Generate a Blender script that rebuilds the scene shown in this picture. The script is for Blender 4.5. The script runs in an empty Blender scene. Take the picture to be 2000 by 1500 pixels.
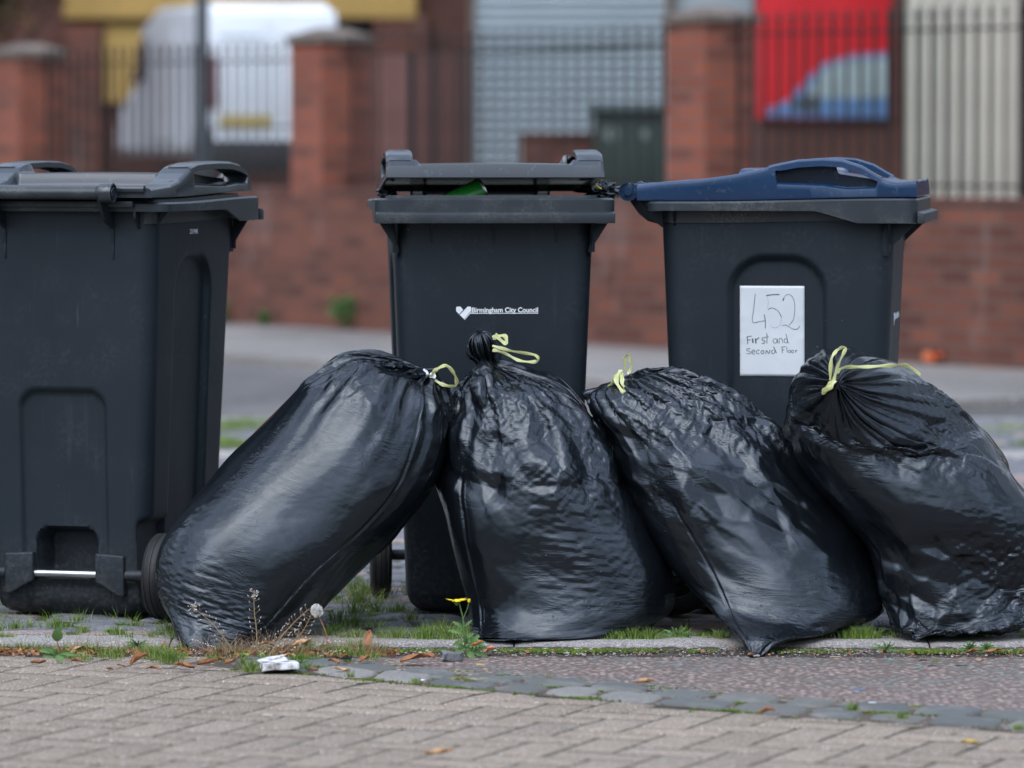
import bpy, bmesh, math, random
import numpy as np
from mathutils import Vector, Matrix
R = math.radians
scene = bpy.context.scene
COL = scene.collection
# ------------------------------------------------------------------ camera
FPX, D0, YH, CH = 9660.0, 11.5, 262.0, 1.1226       # focal length in 2000px-wide pixels, distance, horizon row, eye height
PITCH = math.atan((750 - YH) / FPX)
cam_d = bpy.data.cameras.new('camera'); cam = bpy.data.objects.new('camera', cam_d); COL.objects.link(cam)
cam.location = (0, -D0, CH); cam.rotation_euler = (R(90) - PITCH, 0, 0)
cam_d.sensor_width = 36; cam_d.lens = FPX / 2000 * 36
cam_d.clip_start = 0.5; cam_d.clip_end = 500
cam_d.dof.use_dof = True; cam_d.dof.focus_distance = 11.12; cam_d.dof.aperture_fstop = 3.6; cam_d.dof.aperture_blades = 0
scene.camera = cam
# ------------------------------------------------------------------ sky, sun, exposure
SUN_EL, SUN_AZ = 52.0, 205.0
w = bpy.data.worlds.new('World'); scene.world = w; w.use_nodes = True
nt = w.node_tree; bg = nt.nodes['Background']
sky = nt.nodes.new('ShaderNodeTexSky'); sky.sky_type = 'NISHITA'; sky.sun_disc = False
sky.sun_elevation = R(SUN_EL); sky.sun_rotation = R(SUN_AZ); sky.dust_density = 0.7; sky.air_density = 1.0
hs = nt.nodes.new('ShaderNodeHueSaturation'); hs.inputs['Saturation'].default_value = 0.55; hs.inputs['Value'].default_value = 1.0
nt.links.new(sky.outputs[0], hs.inputs['Color'])
# overcast: cloud layer is brightest overhead and dims towards the horizon
tc = nt.nodes.new('ShaderNodeTexCoord'); sx = nt.nodes.new('ShaderNodeSeparateXYZ'); nt.links.new(tc.outputs['Generated'], sx.inputs[0])
mr = nt.nodes.new('ShaderNodeMapRange'); nt.links.new(sx.outputs[2], mr.inputs[0]); mr.inputs[1].default_value = 0.06; mr.inputs[2].default_value = 0.95; mr.inputs[3].default_value = 0.10; mr.inputs[4].default_value = 3.9
mm = nt.nodes.new('ShaderNodeVectorMath'); mm.operation = 'SCALE'; cn = nt.nodes.new('ShaderNodeTexNoise'); cn.inputs['Scale'].default_value = 2.6; cn.inputs['Detail'].default_value = 4; nt.links.new(tc.outputs['Generated'], cn.inputs['Vector'])
cr = nt.nodes.new('ShaderNodeMapRange'); nt.links.new(cn.outputs[0], cr.inputs[0]); cr.inputs[1].default_value = 0.36; cr.inputs[2].default_value = 0.64; cr.inputs[3].default_value = 0.45; cr.inputs[4].default_value = 1.65   # cloud banks
cm = nt.nodes.new('ShaderNodeVectorMath'); cm.operation = 'SCALE'; nt.links.new(hs.outputs[0], cm.inputs[0]); nt.links.new(cr.outputs[0], cm.inputs[3]); nt.links.new(cm.outputs[0], mm.inputs[0]); nt.links.new(mr.outputs[0], mm.inputs[3]); nt.links.new(mm.outputs[0], bg.inputs['Color'])
bg.inputs['Strength'].default_value = 0.13
sl = bpy.data.lights.new('sun', 'SUN'); sl.energy = 0.6; sl.angle = R(50); sl.color = (1.0, 1.0, 0.99)
so = bpy.data.objects.new('sun', sl); COL.objects.link(so)
so.rotation_euler = (R(90 - SUN_EL), 0, R(180 - SUN_AZ)); so.location = (0, 0, 8)
scene.view_settings.view_transform = 'Standard'; scene.view_settings.look = 'None'
scene.view_settings.exposure = 0.42; scene.view_settings.gamma = 1.0
scene.cycles.max_bounces = 6; scene.cycles.use_denoising = True

# ------------------------------------------------------------------ helpers
def ray(x, y):
    u, v = (x - 1000) / FPX, (750 - y) / FPX
    return Vector((u, math.cos(PITCH) + v * math.sin(PITCH), -math.sin(PITCH) + v * math.cos(PITCH)))
def P(x, y, Y):
    "the point at depth Y that the photograph shows at (x, y)"
    d = ray(x, y); t = (Y + D0) / d.y
    return Vector((d.x * t, Y, CH + d.z * t))
def G(x, y, z=0.0):
    d = ray(x, y); t = (z - CH) / d.z
    return Vector((d.x * t, -D0 + d.y * t, z))

def tag(o, label=None, cat=None, group=None, kind=None):
    if label: o['label'] = label
    if cat: o['category'] = cat
    if group: o['group'] = group
    if kind: o['kind'] = kind
    return o
def empty(name, loc=(0, 0, 0), rz=0, rx=0, ry=0):
    o = bpy.data.objects.new(name, None); COL.objects.link(o); o.location = loc; o.rotation_euler = (rx, ry, rz)
    o.empty_display_size = 0.05
    return o
def link(name, me, mat=None, parent=None, loc=None, smooth=True):
    o = bpy.data.objects.new(name, me); COL.objects.link(o)
    if mat is not None and not me.materials: me.materials.append(mat)
    if parent is not None: o.parent = parent
    if loc is not None: o.location = loc
    if smooth and len(me.polygons): me.polygons.foreach_set('use_smooth', [True] * len(me.polygons))
    return o
def npmesh(name, V, F):
    "mesh from arrays; F is (n,4) or (n,3)"
    me = bpy.data.meshes.new(name); V = np.asarray(V, np.float32); F = np.asarray(F, np.int32)
    me.vertices.add(len(V)); me.vertices.foreach_set('co', V.ravel())
    k = F.shape[1]; me.loops.add(F.size); me.loops.foreach_set('vertex_index', F.ravel())
    me.polygons.add(len(F)); me.polygons.foreach_set('loop_start', np.arange(0, F.size, k, dtype=np.int32))
    me.polygons.foreach_set('loop_total', np.full(len(F), k, np.int32)); me.update(calc_edges=True); me.validate()
    return me
def pymesh(name, V, F):
    me = bpy.data.meshes.new(name); me.from_pydata([tuple(v) for v in V], [], [tuple(f) for f in F]); me.update(); return me

class MB:
    "collects shapes into one mesh"
    def __init__(s): s.V = []; s.F = []
    def add(s, V, F):
        b = len(s.V); s.V += [tuple(v) for v in V]; s.F += [tuple(i + b for i in f) for f in F]; return s
    def box(s, x0, x1, y0, y1, z0, z1, M=None):
        V = [(x, y, z) for z in (z0, z1) for y in (y0, y1) for x in (x0, x1)]
        if M is not None: V = [M @ Vector(v) for v in V]
        return s.add(V, [(0, 2, 3, 1), (4, 5, 7, 6), (0, 1, 5, 4), (2, 6, 7, 3), (0, 4, 6, 2), (1, 3, 7, 5)])
    def prism(s, poly, axis, a, b, M=None):
        "extrude a 2D polygon along axis 'x','y' or 'z' from a to b"
        def p3(p, t): return {'x': (t, p[0], p[1]), 'y': (p[0], t, p[1]), 'z': (p[0], p[1], t)}[axis]
        n = len(poly); V = [p3(p, a) for p in poly] + [p3(p, b) for p in poly]
        if M is not None: V = [M @ Vector(v) for v in V]
        F = [tuple(range(n))[::-1], tuple(range(n, 2 * n))] + [(i, (i + 1) % n, n + (i + 1) % n, n + i) for i in range(n)]
        return s.add(V, F)
    def tube(s, pts, rad, n=10, cap=True, flat=1.0, up=None):
        pts = [Vector(p) for p in pts]; rads = rad if hasattr(rad, '__len__') else [rad] * len(pts)
        V = []; F = []; u = None
        for i, p in enumerate(pts):
            t = (pts[min(i + 1, len(pts) - 1)] - pts[max(i - 1, 0)]).normalized()
            if u is None:
                a = Vector(up) if up else (Vector((0, 0, 1)) if abs(t.z) < .9 else Vector((1, 0, 0))); u = (a - t * a.dot(t)).normalized()
            else: u = (u - t * u.dot(t)).normalized()
            v = t.cross(u)
            for k in range(n):
                an = 2 * math.pi * k / n; V.append(p + (u * math.cos(an) * flat + v * math.sin(an)) * rads[i])
        for i in range(len(pts) - 1):
            for k in range(n):
                a = i * n + k; b = i * n + (k + 1) % n; F.append((a, b, b + n, a + n))
        if cap: F.append(tuple(range(n))[::-1]); F.append(tuple(range(len(V) - n, len(V))))
        return s.add(V, F)
    def lathe(s, prof, M=None, n=40):
        "profile (r, x) turned about the local x axis"
        V = [(x, r * math.cos(2 * math.pi * k / n), r * math.sin(2 * math.pi * k / n)) for r, x in prof for k in range(n)]
        if M is not None: V = [M @ Vector(v) for v in V]
        F = [(i * n + k, i * n + (k + 1) % n, (i + 1) * n + (k + 1) % n, (i + 1) * n + k) for i in range(len(prof) - 1) for k in range(n)]
        return s.add(V, F)
    def mesh(s, name): return pymesh(name, s.V, s.F)
    def build(s, name, mat, parent=None, bevel=0, smooth=False, seg=2, loc=None, angle=40):
        me = s.mesh(name); bm = bmesh.new(); bm.from_mesh(me)
        bmesh.ops.recalc_face_normals(bm, faces=bm.faces)
        if bevel:
            es = [e for e in bm.edges if len(e.link_faces) == 2 and e.calc_face_angle(0) > R(30)]
            bmesh.ops.bevel(bm, geom=es, offset=bevel, segments=seg, affect='EDGES', clamp_overlap=True, profile=0.6)
        bm.to_mesh(me); bm.free()
        o = link(name, me, mat, parent, loc, smooth=bool(bevel) or smooth)
        if bevel or smooth:
            me.set_sharp_from_angle(angle=R(angle))
        return o
def copy_tree(o, parent=None):
    c = o.copy(); COL.objects.link(c)
    if parent is not None: c.parent = parent
    for ch in list(o.children): copy_tree(ch, c)
    return c

# ------------------------------------------------------------------ node materials
class NM:
    def __init__(s, name):
        s.m = bpy.data.materials.new(name); s.m.use_nodes = True; s.t = s.m.node_tree; s.n = s.t.nodes; s.l = s.t.links
        s.b = s.n['Principled BSDF']; s._tc = None
    def tc(s, kind='Object'):
        if s._tc is None: s._tc = s.n.new('ShaderNodeTexCoord')
        return s._tc.outputs[kind]
    def pos(s):
        return s.n.new('ShaderNodeNewGeometry').outputs['Position']
    def mapping(s, v, scale=(1, 1, 1), rot=(0, 0, 0), loc=(0, 0, 0)):
        m = s.n.new('ShaderNodeMapping'); s.l.new(v, m.inputs[0]); m.inputs['Scale'].default_value = scale
        m.inputs['Rotation'].default_value = rot; m.inputs['Location'].default_value = loc; return m.outputs[0]
    def noise(s, scale, detail=4, rough=.55, v=None, dist=0.0):
        x = s.n.new('ShaderNodeTexNoise'); x.inputs['Scale'].default_value = scale; x.inputs['Detail'].default_value = detail
        x.inputs['Roughness'].default_value = rough; x.inputs['Distortion'].default_value = dist
        s.l.new(v if v is not None else s.tc(), x.inputs['Vector']); return x.outputs[0]
    def vor(s, scale, v=None, feat='F1', rnd=1.0):
        x = s.n.new('ShaderNodeTexVoronoi'); x.feature = feat; x.inputs['Scale'].default_value = scale; x.inputs['Randomness'].default_value = rnd
        s.l.new(v if v is not None else s.tc(), x.inputs['Vector']); return x
    def ramp(s, fac, stops, interp='LINEAR'):
        r = s.n.new('ShaderNodeValToRGB'); s.l.new(fac, r.inputs[0]); cr = r.color_ramp; cr.interpolation = interp
        while len(cr.elements) > 1: cr.elements.remove(cr.elements[-1])
        for i, (p, c) in enumerate(stops):
            e = cr.elements[0] if i == 0 else cr.elements.new(p); e.position = p
            e.color = (c, c, c, 1) if not hasattr(c, '__len__') else tuple(c) + (1,)
        return r.outputs[0]
    def mix(s, fac, a, b, mode='MIX'):
        m = s.n.new('ShaderNodeMix'); m.data_type = 'RGBA'; m.blend_type = mode
        if hasattr(fac, 'is_linked'): s.l.new(fac, m.inputs[0])
        else: m.inputs[0].default_value = fac
        for x, i in ((a, 6), (b, 7)):
            if hasattr(x, 'is_linked'): s.l.new(x, m.inputs[i])
            else: m.inputs[i].default_value = tuple(x) + (1,)
        return m.outputs[2]
    def math(s, op, a, b=None, c=None):
        m = s.n.new('ShaderNodeMath'); m.operation = op
        for i, x in enumerate((a, b, c)):
            if x is None: continue
            if hasattr(x, 'is_linked'): s.l.new(x, m.inputs[i])
            else: m.inputs[i].default_value = x
        return m.outputs[0]
    def sep(s, v):
        x = s.n.new('ShaderNodeSeparateXYZ'); s.l.new(v, x.inputs[0]); return x.outputs
    def set(s, k, v):
        i = s.b.inputs[k]
        if hasattr(v, 'is_linked'): s.l.new(v, i)
        else: i.default_value = (tuple(v) + (1,)) if hasattr(v, '__len__') and len(v) == 3 else v
        return s
    def bump(s, h, strength=.3, dist=.01, normal=None):
        b = s.n.new('ShaderNodeBump'); b.inputs['Strength'].default_value = strength; b.inputs['Distance'].default_value = dist
        s.l.new(h, b.inputs['Height'])
        if normal is not None: s.l.new(normal, b.inputs['Normal'])
        s.l.new(b.outputs[0], s.b.inputs['Normal']); return b.outputs[0]
def simple(name, col, rough=.5, metal=0, var=.15, scale=8, spec=.5, bump=0):
    m = NM(name); n = m.noise(scale, 5)
    lo = tuple(c * (1 - var) for c in col); hi = tuple(min(1, c * (1 + var)) for c in col)
    m.set('Base Color', m.ramp(n, [(.3, lo), (.7, hi)])); m.set('Roughness', m.math('MULTIPLY_ADD', n, .2, rough - .1)); m.set('Metallic', metal)
    m.set('Specular IOR Level', spec)
    if bump: m.bump(m.noise(scale * 6, 5), bump, .004)
    return m.m
# ------------------------------------------------------------------ materials
def bin_plastic(name, col, scuff=(.16, .17, .18)):
    m = NM(name); n1 = m.noise(3, 5); n2 = m.noise(1, 6, .6, m.mapping(m.tc(), (60, 60, 4)))
    n3 = m.noise(90, 3); n4 = m.noise(7, 4, .6)
    base = m.ramp(n1, [(.3, tuple(c * .88 for c in col)), (.7, tuple(c * 1.12 for c in col))])
    dust = m.math('MULTIPLY', m.ramp(n4, [(.52, 0.0), (.72, 1.0)]), m.ramp(n3, [(.45, 0.0), (.8, .55)]))
    base = m.mix(m.math('MULTIPLY', dust, .32), base, scuff)
    dr = m.noise(1, 4, .6, m.mapping(m.tc(), (26, 26, 1.1))); base = m.mix(m.math('MULTIPLY', m.ramp(dr, [(.6, 0.0), (.7, .35)]), m.ramp(n4, [(.4, 0.0), (.6, 1.0)])), base, (.045, .05, .055))
    zz = m.sep(m.tc())[2]; mud = m.math('MULTIPLY', m.ramp(zz, [(.0, 1.0), (.22, 0.0)]), m.ramp(n3, [(.45, .1), (.7, .8)])); base = m.mix(m.math('MULTIPLY', mud, .5), base, (.13, .115, .095))
    scr = m.ramp(n2, [(.66, 0.0), (.75, .16)])
    base = m.mix(scr, base, scuff)
    sp = m.vor(26); spk = m.ramp(sp.outputs['Distance'], [(.035, .8), (.05, 0.0)])
    spm = m.math('MULTIPLY', spk, m.ramp(m.noise(2.2, 2), [(.5, 0.0), (.6, 1.0)]))
    base = m.mix(spm, base, (.3, .3, .29))
    m.set('Base Color', base); m.set('Roughness', m.math('MULTIPLY_ADD', n4, .25, .36)); m.set('Specular IOR Level', .38); m.set('Specular Tint', (.84, .92, 1.0))
    m.bump(m.noise(240, 3), .12, .001); return m.m
M = {}
M['bin'] = bin_plastic('charcoal_plastic', (.013, .0185, .024))
def rim_mat():
    m = NM('weathered_rim_plastic'); n1 = m.noise(6, 5); n2 = m.noise(1, 7, .65, m.mapping(m.tc(), (40, 40, 14)))
    n3 = m.noise(160, 4, .7); n4 = m.noise(9, 4)
    base = m.ramp(n1, [(.3, (.017, .0235, .029)), (.7, (.025, .033, .040))])
    d = m.math('MULTIPLY', m.ramp(n4, [(.48, 0.0), (.68, 1.0)]), m.ramp(n3, [(.42, 0.0), (.7, 1.0)]))
    base = m.mix(m.math('MULTIPLY', d, .4), base, (.2, .2, .185)); base = m.mix(m.ramp(n2, [(.62, 0.0), (.72, .28)]), base, (.15, .16, .165))
    m.set('Base Color', base); m.set('Roughness', m.math('MULTIPLY_ADD', n4, .3, .24)); m.bump(n3, .12, .001); return m.m
M['rim'] = rim_mat()
def lid_mat(name, c):
    m = NM(name); n1 = m.noise(5, 5); n3 = m.noise(60, 4, .6)
    m.set('Base Color', m.mix(m.ramp(n3, [(.6, 0.0), (.75, .12)]), m.ramp(n1, [(.3, tuple(x * .85 for x in c)), (.7, tuple(x * 1.15 for x in c))]), (.3, .32, .34)))
    m.set('Roughness', m.math('MULTIPLY_ADD', n1, .2, .12)); m.set('Specular IOR Level', .68)
    d = m.vor(55); m.bump(m.ramp(d.outputs['Distance'], [(.0, 1.0), (.16, 0.0)]), .12, .002); return m.m
M['lid_grey'] = lid_mat('grey_lid_plastic', (.023, .031, .039))
M['lid_blue'] = lid_mat('blue_lid_plastic', (.005, .031, .085))
M['rubber'] = simple('black_rubber', (.012, .012, .013), .6, bump=.3, scale=30)
M['steel'] = simple('zinc_axle_steel', (.6, .62, .63), .3, 1.0)
M['print'] = simple('white_print', (.82, .86, .88), .6, var=.08, scale=40)
M['ink'] = simple('dark_marker_ink', (.035, .045, .05), .5)
M['inkfaint'] = simple('faint_marker_ink', (.25, .28, .29), .5)
def paper():
    m = NM('white_paper'); n = m.noise(6, 4); m.set('Base Color', m.ramp(n, [(.3, (.6, .65, .68)), (.7, (.68, .72, .74))])); m.set('Roughness', .42)
    m.bump(m.noise(9, 3, .5, m.mapping(m.tc(), (1, 1, 3))), .35, .01); return m.m
M['paper'] = paper()
def film():
    m = NM('black_bag_film'); n1 = m.noise(7, 4, .6)
    m.set('Base Color', m.ramp(n1, [(.3, (.0035, .0048, .0065)), (.7, (.006, .008, .0105))]))
    r = m.noise(11, 5, .65); m.set('Roughness', m.math('MULTIPLY_ADD', r, .20, .10)); m.set('Specular IOR Level', .60); m.set('Specular Tint', (.80, .90, 1.0))
    uv = m.tc('UV'); wa = m.noise(1.0, 4, .6, m.mapping(uv, (6, 30, 1)), dist=1.6); wb = m.noise(1.0, 3, .6, m.mapping(uv, (12, 66, 1), (0, 0, .12)), dist=1.2)
    zone = m.ramp(m.noise(5, 3), [(.44, .04), (.66, 1.0)]); ridge = m.math('ABSOLUTE', m.math('SUBTRACT', wa, .5))
    fine = m.math('MULTIPLY', m.math('ADD', m.math('MULTIPLY', ridge, 2.2), m.math('MULTIPLY', wb, .35)), zone)
    v = m.vor(75, rnd=1.0); drop = m.ramp(v.outputs['Distance'], [(.0, 1.0), (.13, .75), (.2, 0.0)])
    dm = m.math('MULTIPLY', drop, m.ramp(m.noise(5, 3), [(.5, 0.0), (.58, 1.0)]))
    cm = m.n.new('ShaderNodeSeparateColor'); m.l.new(v.outputs['Color'], cm.inputs[0])
    dm = m.math('MULTIPLY', dm, m.math('GREATER_THAN', cm.outputs[0], .62))
    b1 = m.bump(fine, .38, .005); b2 = m.bump(m.noise(30, 4, .6, dist=.5), .07, .004, b1); m.bump(dm, .55, .0016, b2); return m.m
M['film'] = film()
def ribbon_mat():
    m = NM('yellow_drawstring_film'); n = m.noise(40, 4)
    m.set('Base Color', m.ramp(n, [(.3, (.70, .74, .26)), (.7, (.86, .88, .52))])); m.set('Roughness', .35)
    m.set('Transmission Weight', .4); m.bump(m.noise(120, 3), .3, .003); return m.m
M['ribbon'] = ribbon_mat()
M['ribbon_white'] = simple('white_tie_film', (.8, .82, .84), .4)
def speckle(name, c0, c1, fleck, sc=110, amt=.5, rough=.85, bump=.5, moss=False):
    m = NM(name); p = m.pos(); n1 = m.noise(2.3, 5, .6, p) if sc > 65 else m.ramp(m.noise(.7, 6, .65, p), [(.36, 0.0), (.64, 1.0)]); n2 = m.noise(sc, 4, .7, p); v = m.vor(sc * 1.1, p)
    base = m.mix(n1, c0, c1)
    base = m.mix(m.ramp(n2, [(.42, .55), (.52, 0.0)]), base, tuple(x * .45 for x in c0))
    cs = m.n.new('ShaderNodeSeparateColor'); m.l.new(v.outputs['Color'], cs.inputs[0])
    base = m.mix(m.math('MULTIPLY', m.math('GREATER_THAN', cs.outputs[0], 1 - amt * .4), m.ramp(v.outputs['Distance'], [(.25, .9), (.5, 0.0)])), base, fleck)
    if moss:
        ms = m.noise(5, 6, .65, p); base = m.mix(m.ramp(ms, [(.56, 0.0), (.66, .8)]), base, (.05, .09, .015))
    m.set('Base Color', base); m.set('Roughness', rough); m.bump(n2, bump, .003); return m.m
def kerbmat():
    m = NM('granite_kerb'); p = m.pos(); n1 = m.noise(7, 6, .65, p); n2 = m.noise(210, 4, .7, p); v = m.vor(230, p); cs = m.n.new('ShaderNodeSeparateColor'); m.l.new(v.outputs['Color'], cs.inputs[0])
    base = m.mix(n1, (.30, .28, .26), (.46, .43, .40)); base = m.mix(m.ramp(n2, [(.43, .8), (.55, 0.0)]), base, (.09, .085, .08))
    base = m.mix(m.math('MULTIPLY', m.math('GREATER_THAN', cs.outputs[0], .72), m.ramp(v.outputs['Distance'], [(.25, .8), (.5, 0.0)])), base, (.62, .6, .57))
    z = m.sep(p)[2]; dirt = m.math('MULTIPLY_ADD', m.noise(14, 6, .7, p), .014, z)          # splash-back dirt along the foot of the stones
    base = m.mix(m.ramp(m.math('MULTIPLY_ADD', dirt, 30.0, .5), [(.12, .92), (.62, 0.0)]), base, (.05, .045, .038)); base = m.mix(m.ramp(m.noise(3, 6, .7, p), [(.55, 0.0), (.7, .45)]), base, (.12, .1, .08))
    m.set('Base Color', base); m.set('Roughness', .85); m.bump(n2, .6, .004); return m.m
M['kerb'] = kerbmat()
M['sett'] = speckle('worn_stone_sett', (.13, .135, .15), (.19, .19, .20), (.3, .3, .3), 120, .3)
M['joint'] = speckle('mossy_joint_soil', (.055, .045, .03), (.05, .085, .014), (.14, .2, .03), 90, .6, .95, .8)
M['mortar'] = speckle('pinkish_mortar_and_moss', (.13, .095, .075), (.05, .04, .03), (.45, .38, .34), 80, .5, .95, .9, moss=True)
M['paverjoint'] = speckle('paver_joint_dirt', (.03, .024, .018), (.045, .05, .015), (.09, .11, .03), 60, .4, .95, .8)
M['sett_pink'] = speckle('pink_granite_sett', (.26, .2, .18), (.33, .26, .24), (.4, .35, .32), 120, .4)
def paver():
    m = NM('herringbone_paver'); p = m.pos(); n1 = m.noise(1.6, 5, .6, p); n2 = m.noise(170, 4, .7, p); v = m.vor(210, p)
    isl = m.n.new('ShaderNodeNewGeometry').outputs['Random Per Island']
    base = m.mix(isl, (.225, .175, .12), (.34, .27, .195)); base = m.mix(m.math('MULTIPLY', n1, .6), base, (.24, .205, .175))
    base = m.mix(m.ramp(n2, [(.42, .75), (.53, 0.0)]), base, (.11, .09, .075))
    cs = m.n.new('ShaderNodeSeparateColor'); m.l.new(v.outputs['Color'], cs.inputs[0])
    base = m.mix(m.math('MULTIPLY', m.math('GREATER_THAN', cs.outputs[0], .78), m.ramp(v.outputs['Distance'], [(.3, .75), (.5, 0.0)])), base, (.66, .61, .55))
    m.set('Base Color', base); m.set('Roughness', .88); m.bump(n2, .45, .003); return m.m
M['paver'] = paver()
def bluesett():
    m = NM('blue_grey_sett'); p = m.pos(); isl = m.n.new('ShaderNodeNewGeometry').outputs['Random Per Island']; n2 = m.noise(120, 5, .7, p)
    base = m.ramp(isl, [(0.0, (.125, .135, .13)), (.35, (.17, .18, .17)), (.6, (.14, .15, .14)), (.80, (.19, .185, .165)), (.84, (.36, .34, .31)), (1.0, (.25, .24, .22))])
    base = m.mix(m.ramp(n2, [(.38, .5), (.52, 0.0)]), base, (.11, .12, .125)); base = m.mix(m.ramp(m.noise(9, 5, .6, p), [(.5, 0.0), (.7, .5)]), base, (.34, .32, .29))
    m.set('Base Color', base); m.set('Roughness', .8); m.bump(m.noise(55, 7, .75, p), 1.0, .012); return m.m
M['bluesett'] = bluesett()
def tarmac_chips():
    m = NM('chipped_surface_dressing'); p = m.pos(); v = m.vor(64, m.mapping(p, (1, 1, 1))); cs = m.n.new('ShaderNodeSeparateColor'); m.l.new(v.outputs['Color'], cs.inputs[0])
    chip = m.ramp(cs.outputs[0], [(0.0, (.36, .27, .235)), (.3, (.43, .34, .30)), (.5, (.29, .22, .195)), (.68, (.17, .135, .12)), (.85, (.32, .26, .235))], 'CONSTANT')
    zone = m.ramp(m.noise(3.2, 3, .5, p), [(.46, 0.0), (.54, 1.0)])
    chip = m.mix(m.math('MULTIPLY', zone, m.math('GREATER_THAN', cs.outputs[1], .45)), chip, (.19, .225, .21))
    base = m.mix(m.ramp(v.outputs['Distance'], [(.34, 1.0), (.54, 0.0)]), (.12, .092, .078), chip)
    base = m.mix(m.ramp(m.noise(160, 4, .7, p), [(.42, .5), (.5, 0.0)]), base, (.09, .07, .06))
    m.set('Base Color', base); m.set('Roughness', .85); m.bump(m.ramp(v.outputs['Distance'], [(0.0, 1.0), (.6, 0.0)]), .8, .006); return m.m
M['chips'] = tarmac_chips()
M['asphalt'] = speckle('road_asphalt', (.068, .065, .06), (.15, .143, .135), (.25, .25, .25), 60, .5)
M['footpath'] = speckle('pale_footpath_asphalt', (.15, .14, .128), (.27, .25, .228), (.4, .4, .4), 50, .5)
M['soil'] = speckle('gutter_grit', (.045, .036, .03), (.075, .06, .05), (.4, .36, .33), 130, .45, .95, .9)
def leafmat(name, stops, rough=.55, trans=.25, sc=3):
    m = NM(name); p = m.pos(); isl = m.n.new('ShaderNodeNewGeometry').outputs['Random Per Island']
    f = m.math('MULTIPLY_ADD', m.noise(sc, 4, .6, p), .5, m.math('MULTIPLY', isl, .5)); m.set('Base Color', m.ramp(f, stops)); m.set('Roughness', rough)
    m.set('Specular IOR Level', .3)
    return m.m
M['grass'] = leafmat('grass_blades', [(.25, (.07, .13, .02)), (.5, (.13, .22, .035)), (.66, (.23, .32, .07)), (.78, (.42, .40, .2))], sc=9)
M['moss'] = leafmat('green_moss', [(.3, (.03, .055, .006)), (.6, (.08, .13, .012)), (.8, (.15, .2, .025))], .9, sc=30)
M['weed'] = leafmat('weed_leaf', [(.3, (.06, .13, .035)), (.6, (.11, .2, .06)), (.8, (.18, .27, .1))], sc=14)
M['dryleaf'] = leafmat('dry_leaf', [(.25, (.10, .042, .02)), (.5, (.25, .10, .04)), (.68, (.42, .2, .085)), (.85, (.15, .065, .035))], .6, sc=22)
M['paleleaf'] = leafmat('pale_dry_leaf', [(.25, (.36, .2, .1)), (.6, (.5, .3, .15)), (.85, (.58, .4, .22))], .6, sc=22)
M['straw'] = leafmat('dried_stem', [(.3, (.2, .13, .08)), (.6, (.36, .27, .16)), (.8, (.3, .2, .13))], sc=30)
M['podsil'] = leafmat('pale_seed_husk', [(.3, (.5, .42, .36)), (.7, (.75, .7, .65))], sc=60)
M['yellow'] = simple('yellow_petal', (.85, .62, .015), .5, scale=60)
M['fluff'] = simple('dandelion_fluff', (.75, .74, .7), .8, scale=60)
M['orange'] = simple('orange_petal', (.85, .22, .08), .5, var=.35, scale=30)
M['redstem'] = simple('reddish_stem', (.3, .13, .09), .6)
def brick(name, c1, c2, mort, proj='XZ', sc=1.0):
    m = NM(name); v = m.tc(); s = m.sep(v); cb = m.n.new('ShaderNodeCombineXYZ')
    m.l.new(m.math('ADD', s[0], s[1]), cb.inputs[0]); m.l.new(s[2], cb.inputs[1])
    b = m.n.new('ShaderNodeTexBrick'); m.l.new(cb.outputs[0], b.inputs['Vector']); b.inputs['Scale'].default_value = 1.0
    b.inputs['Brick Width'].default_value = .225 * sc; b.inputs['Row Height'].default_value = .075 * sc; b.inputs['Mortar Size'].default_value = .009 * sc
    b.inputs['Color1'].default_value = tuple(c1) + (1,); b.inputs['Color2'].default_value = tuple(c2) + (1,); b.inputs['Mortar'].default_value = tuple(mort) + (1,)
    n = m.noise(1.1, 5, .6); c = m.mix(m.ramp(n, [(.4, 0.0), (.75, .55)]), b.outputs[0], tuple(x * .5 for x in c1))
    c = m.mix(m.ramp(m.noise(2.7, 5, .6, m.mapping(v, (1, 1, .35), loc=(3, 1, 0))), [(.58, 0.0), (.72, .3)]), c, (.4, .33, .3))
    m.set('Base Color', c); m.set('Roughness', .9); m.bump(b.outputs[1], -.3, .01); return m.m
M['brick'] = brick('red_brick', (.21, .068, .040), (.085, .031, .022), (.12, .078, .062))
M['brickdark'] = brick('brown_brick', (.13, .05, .035), (.09, .035, .025), (.08, .05, .04))
M['brickpier'] = brick('orange_red_brick', (.31, .088, .046), (.15, .05, .032), (.18, .1, .08))
M['coping'] = simple('weathered_stone_cap', (.14, .112, .09), .9, var=.3, scale=5)
M['iron'] = simple('black_painted_iron', (.013, .010, .009), .6)
M['iron_rust'] = simple('rusty_brown_iron', (.09, .035, .022), .6)
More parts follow.
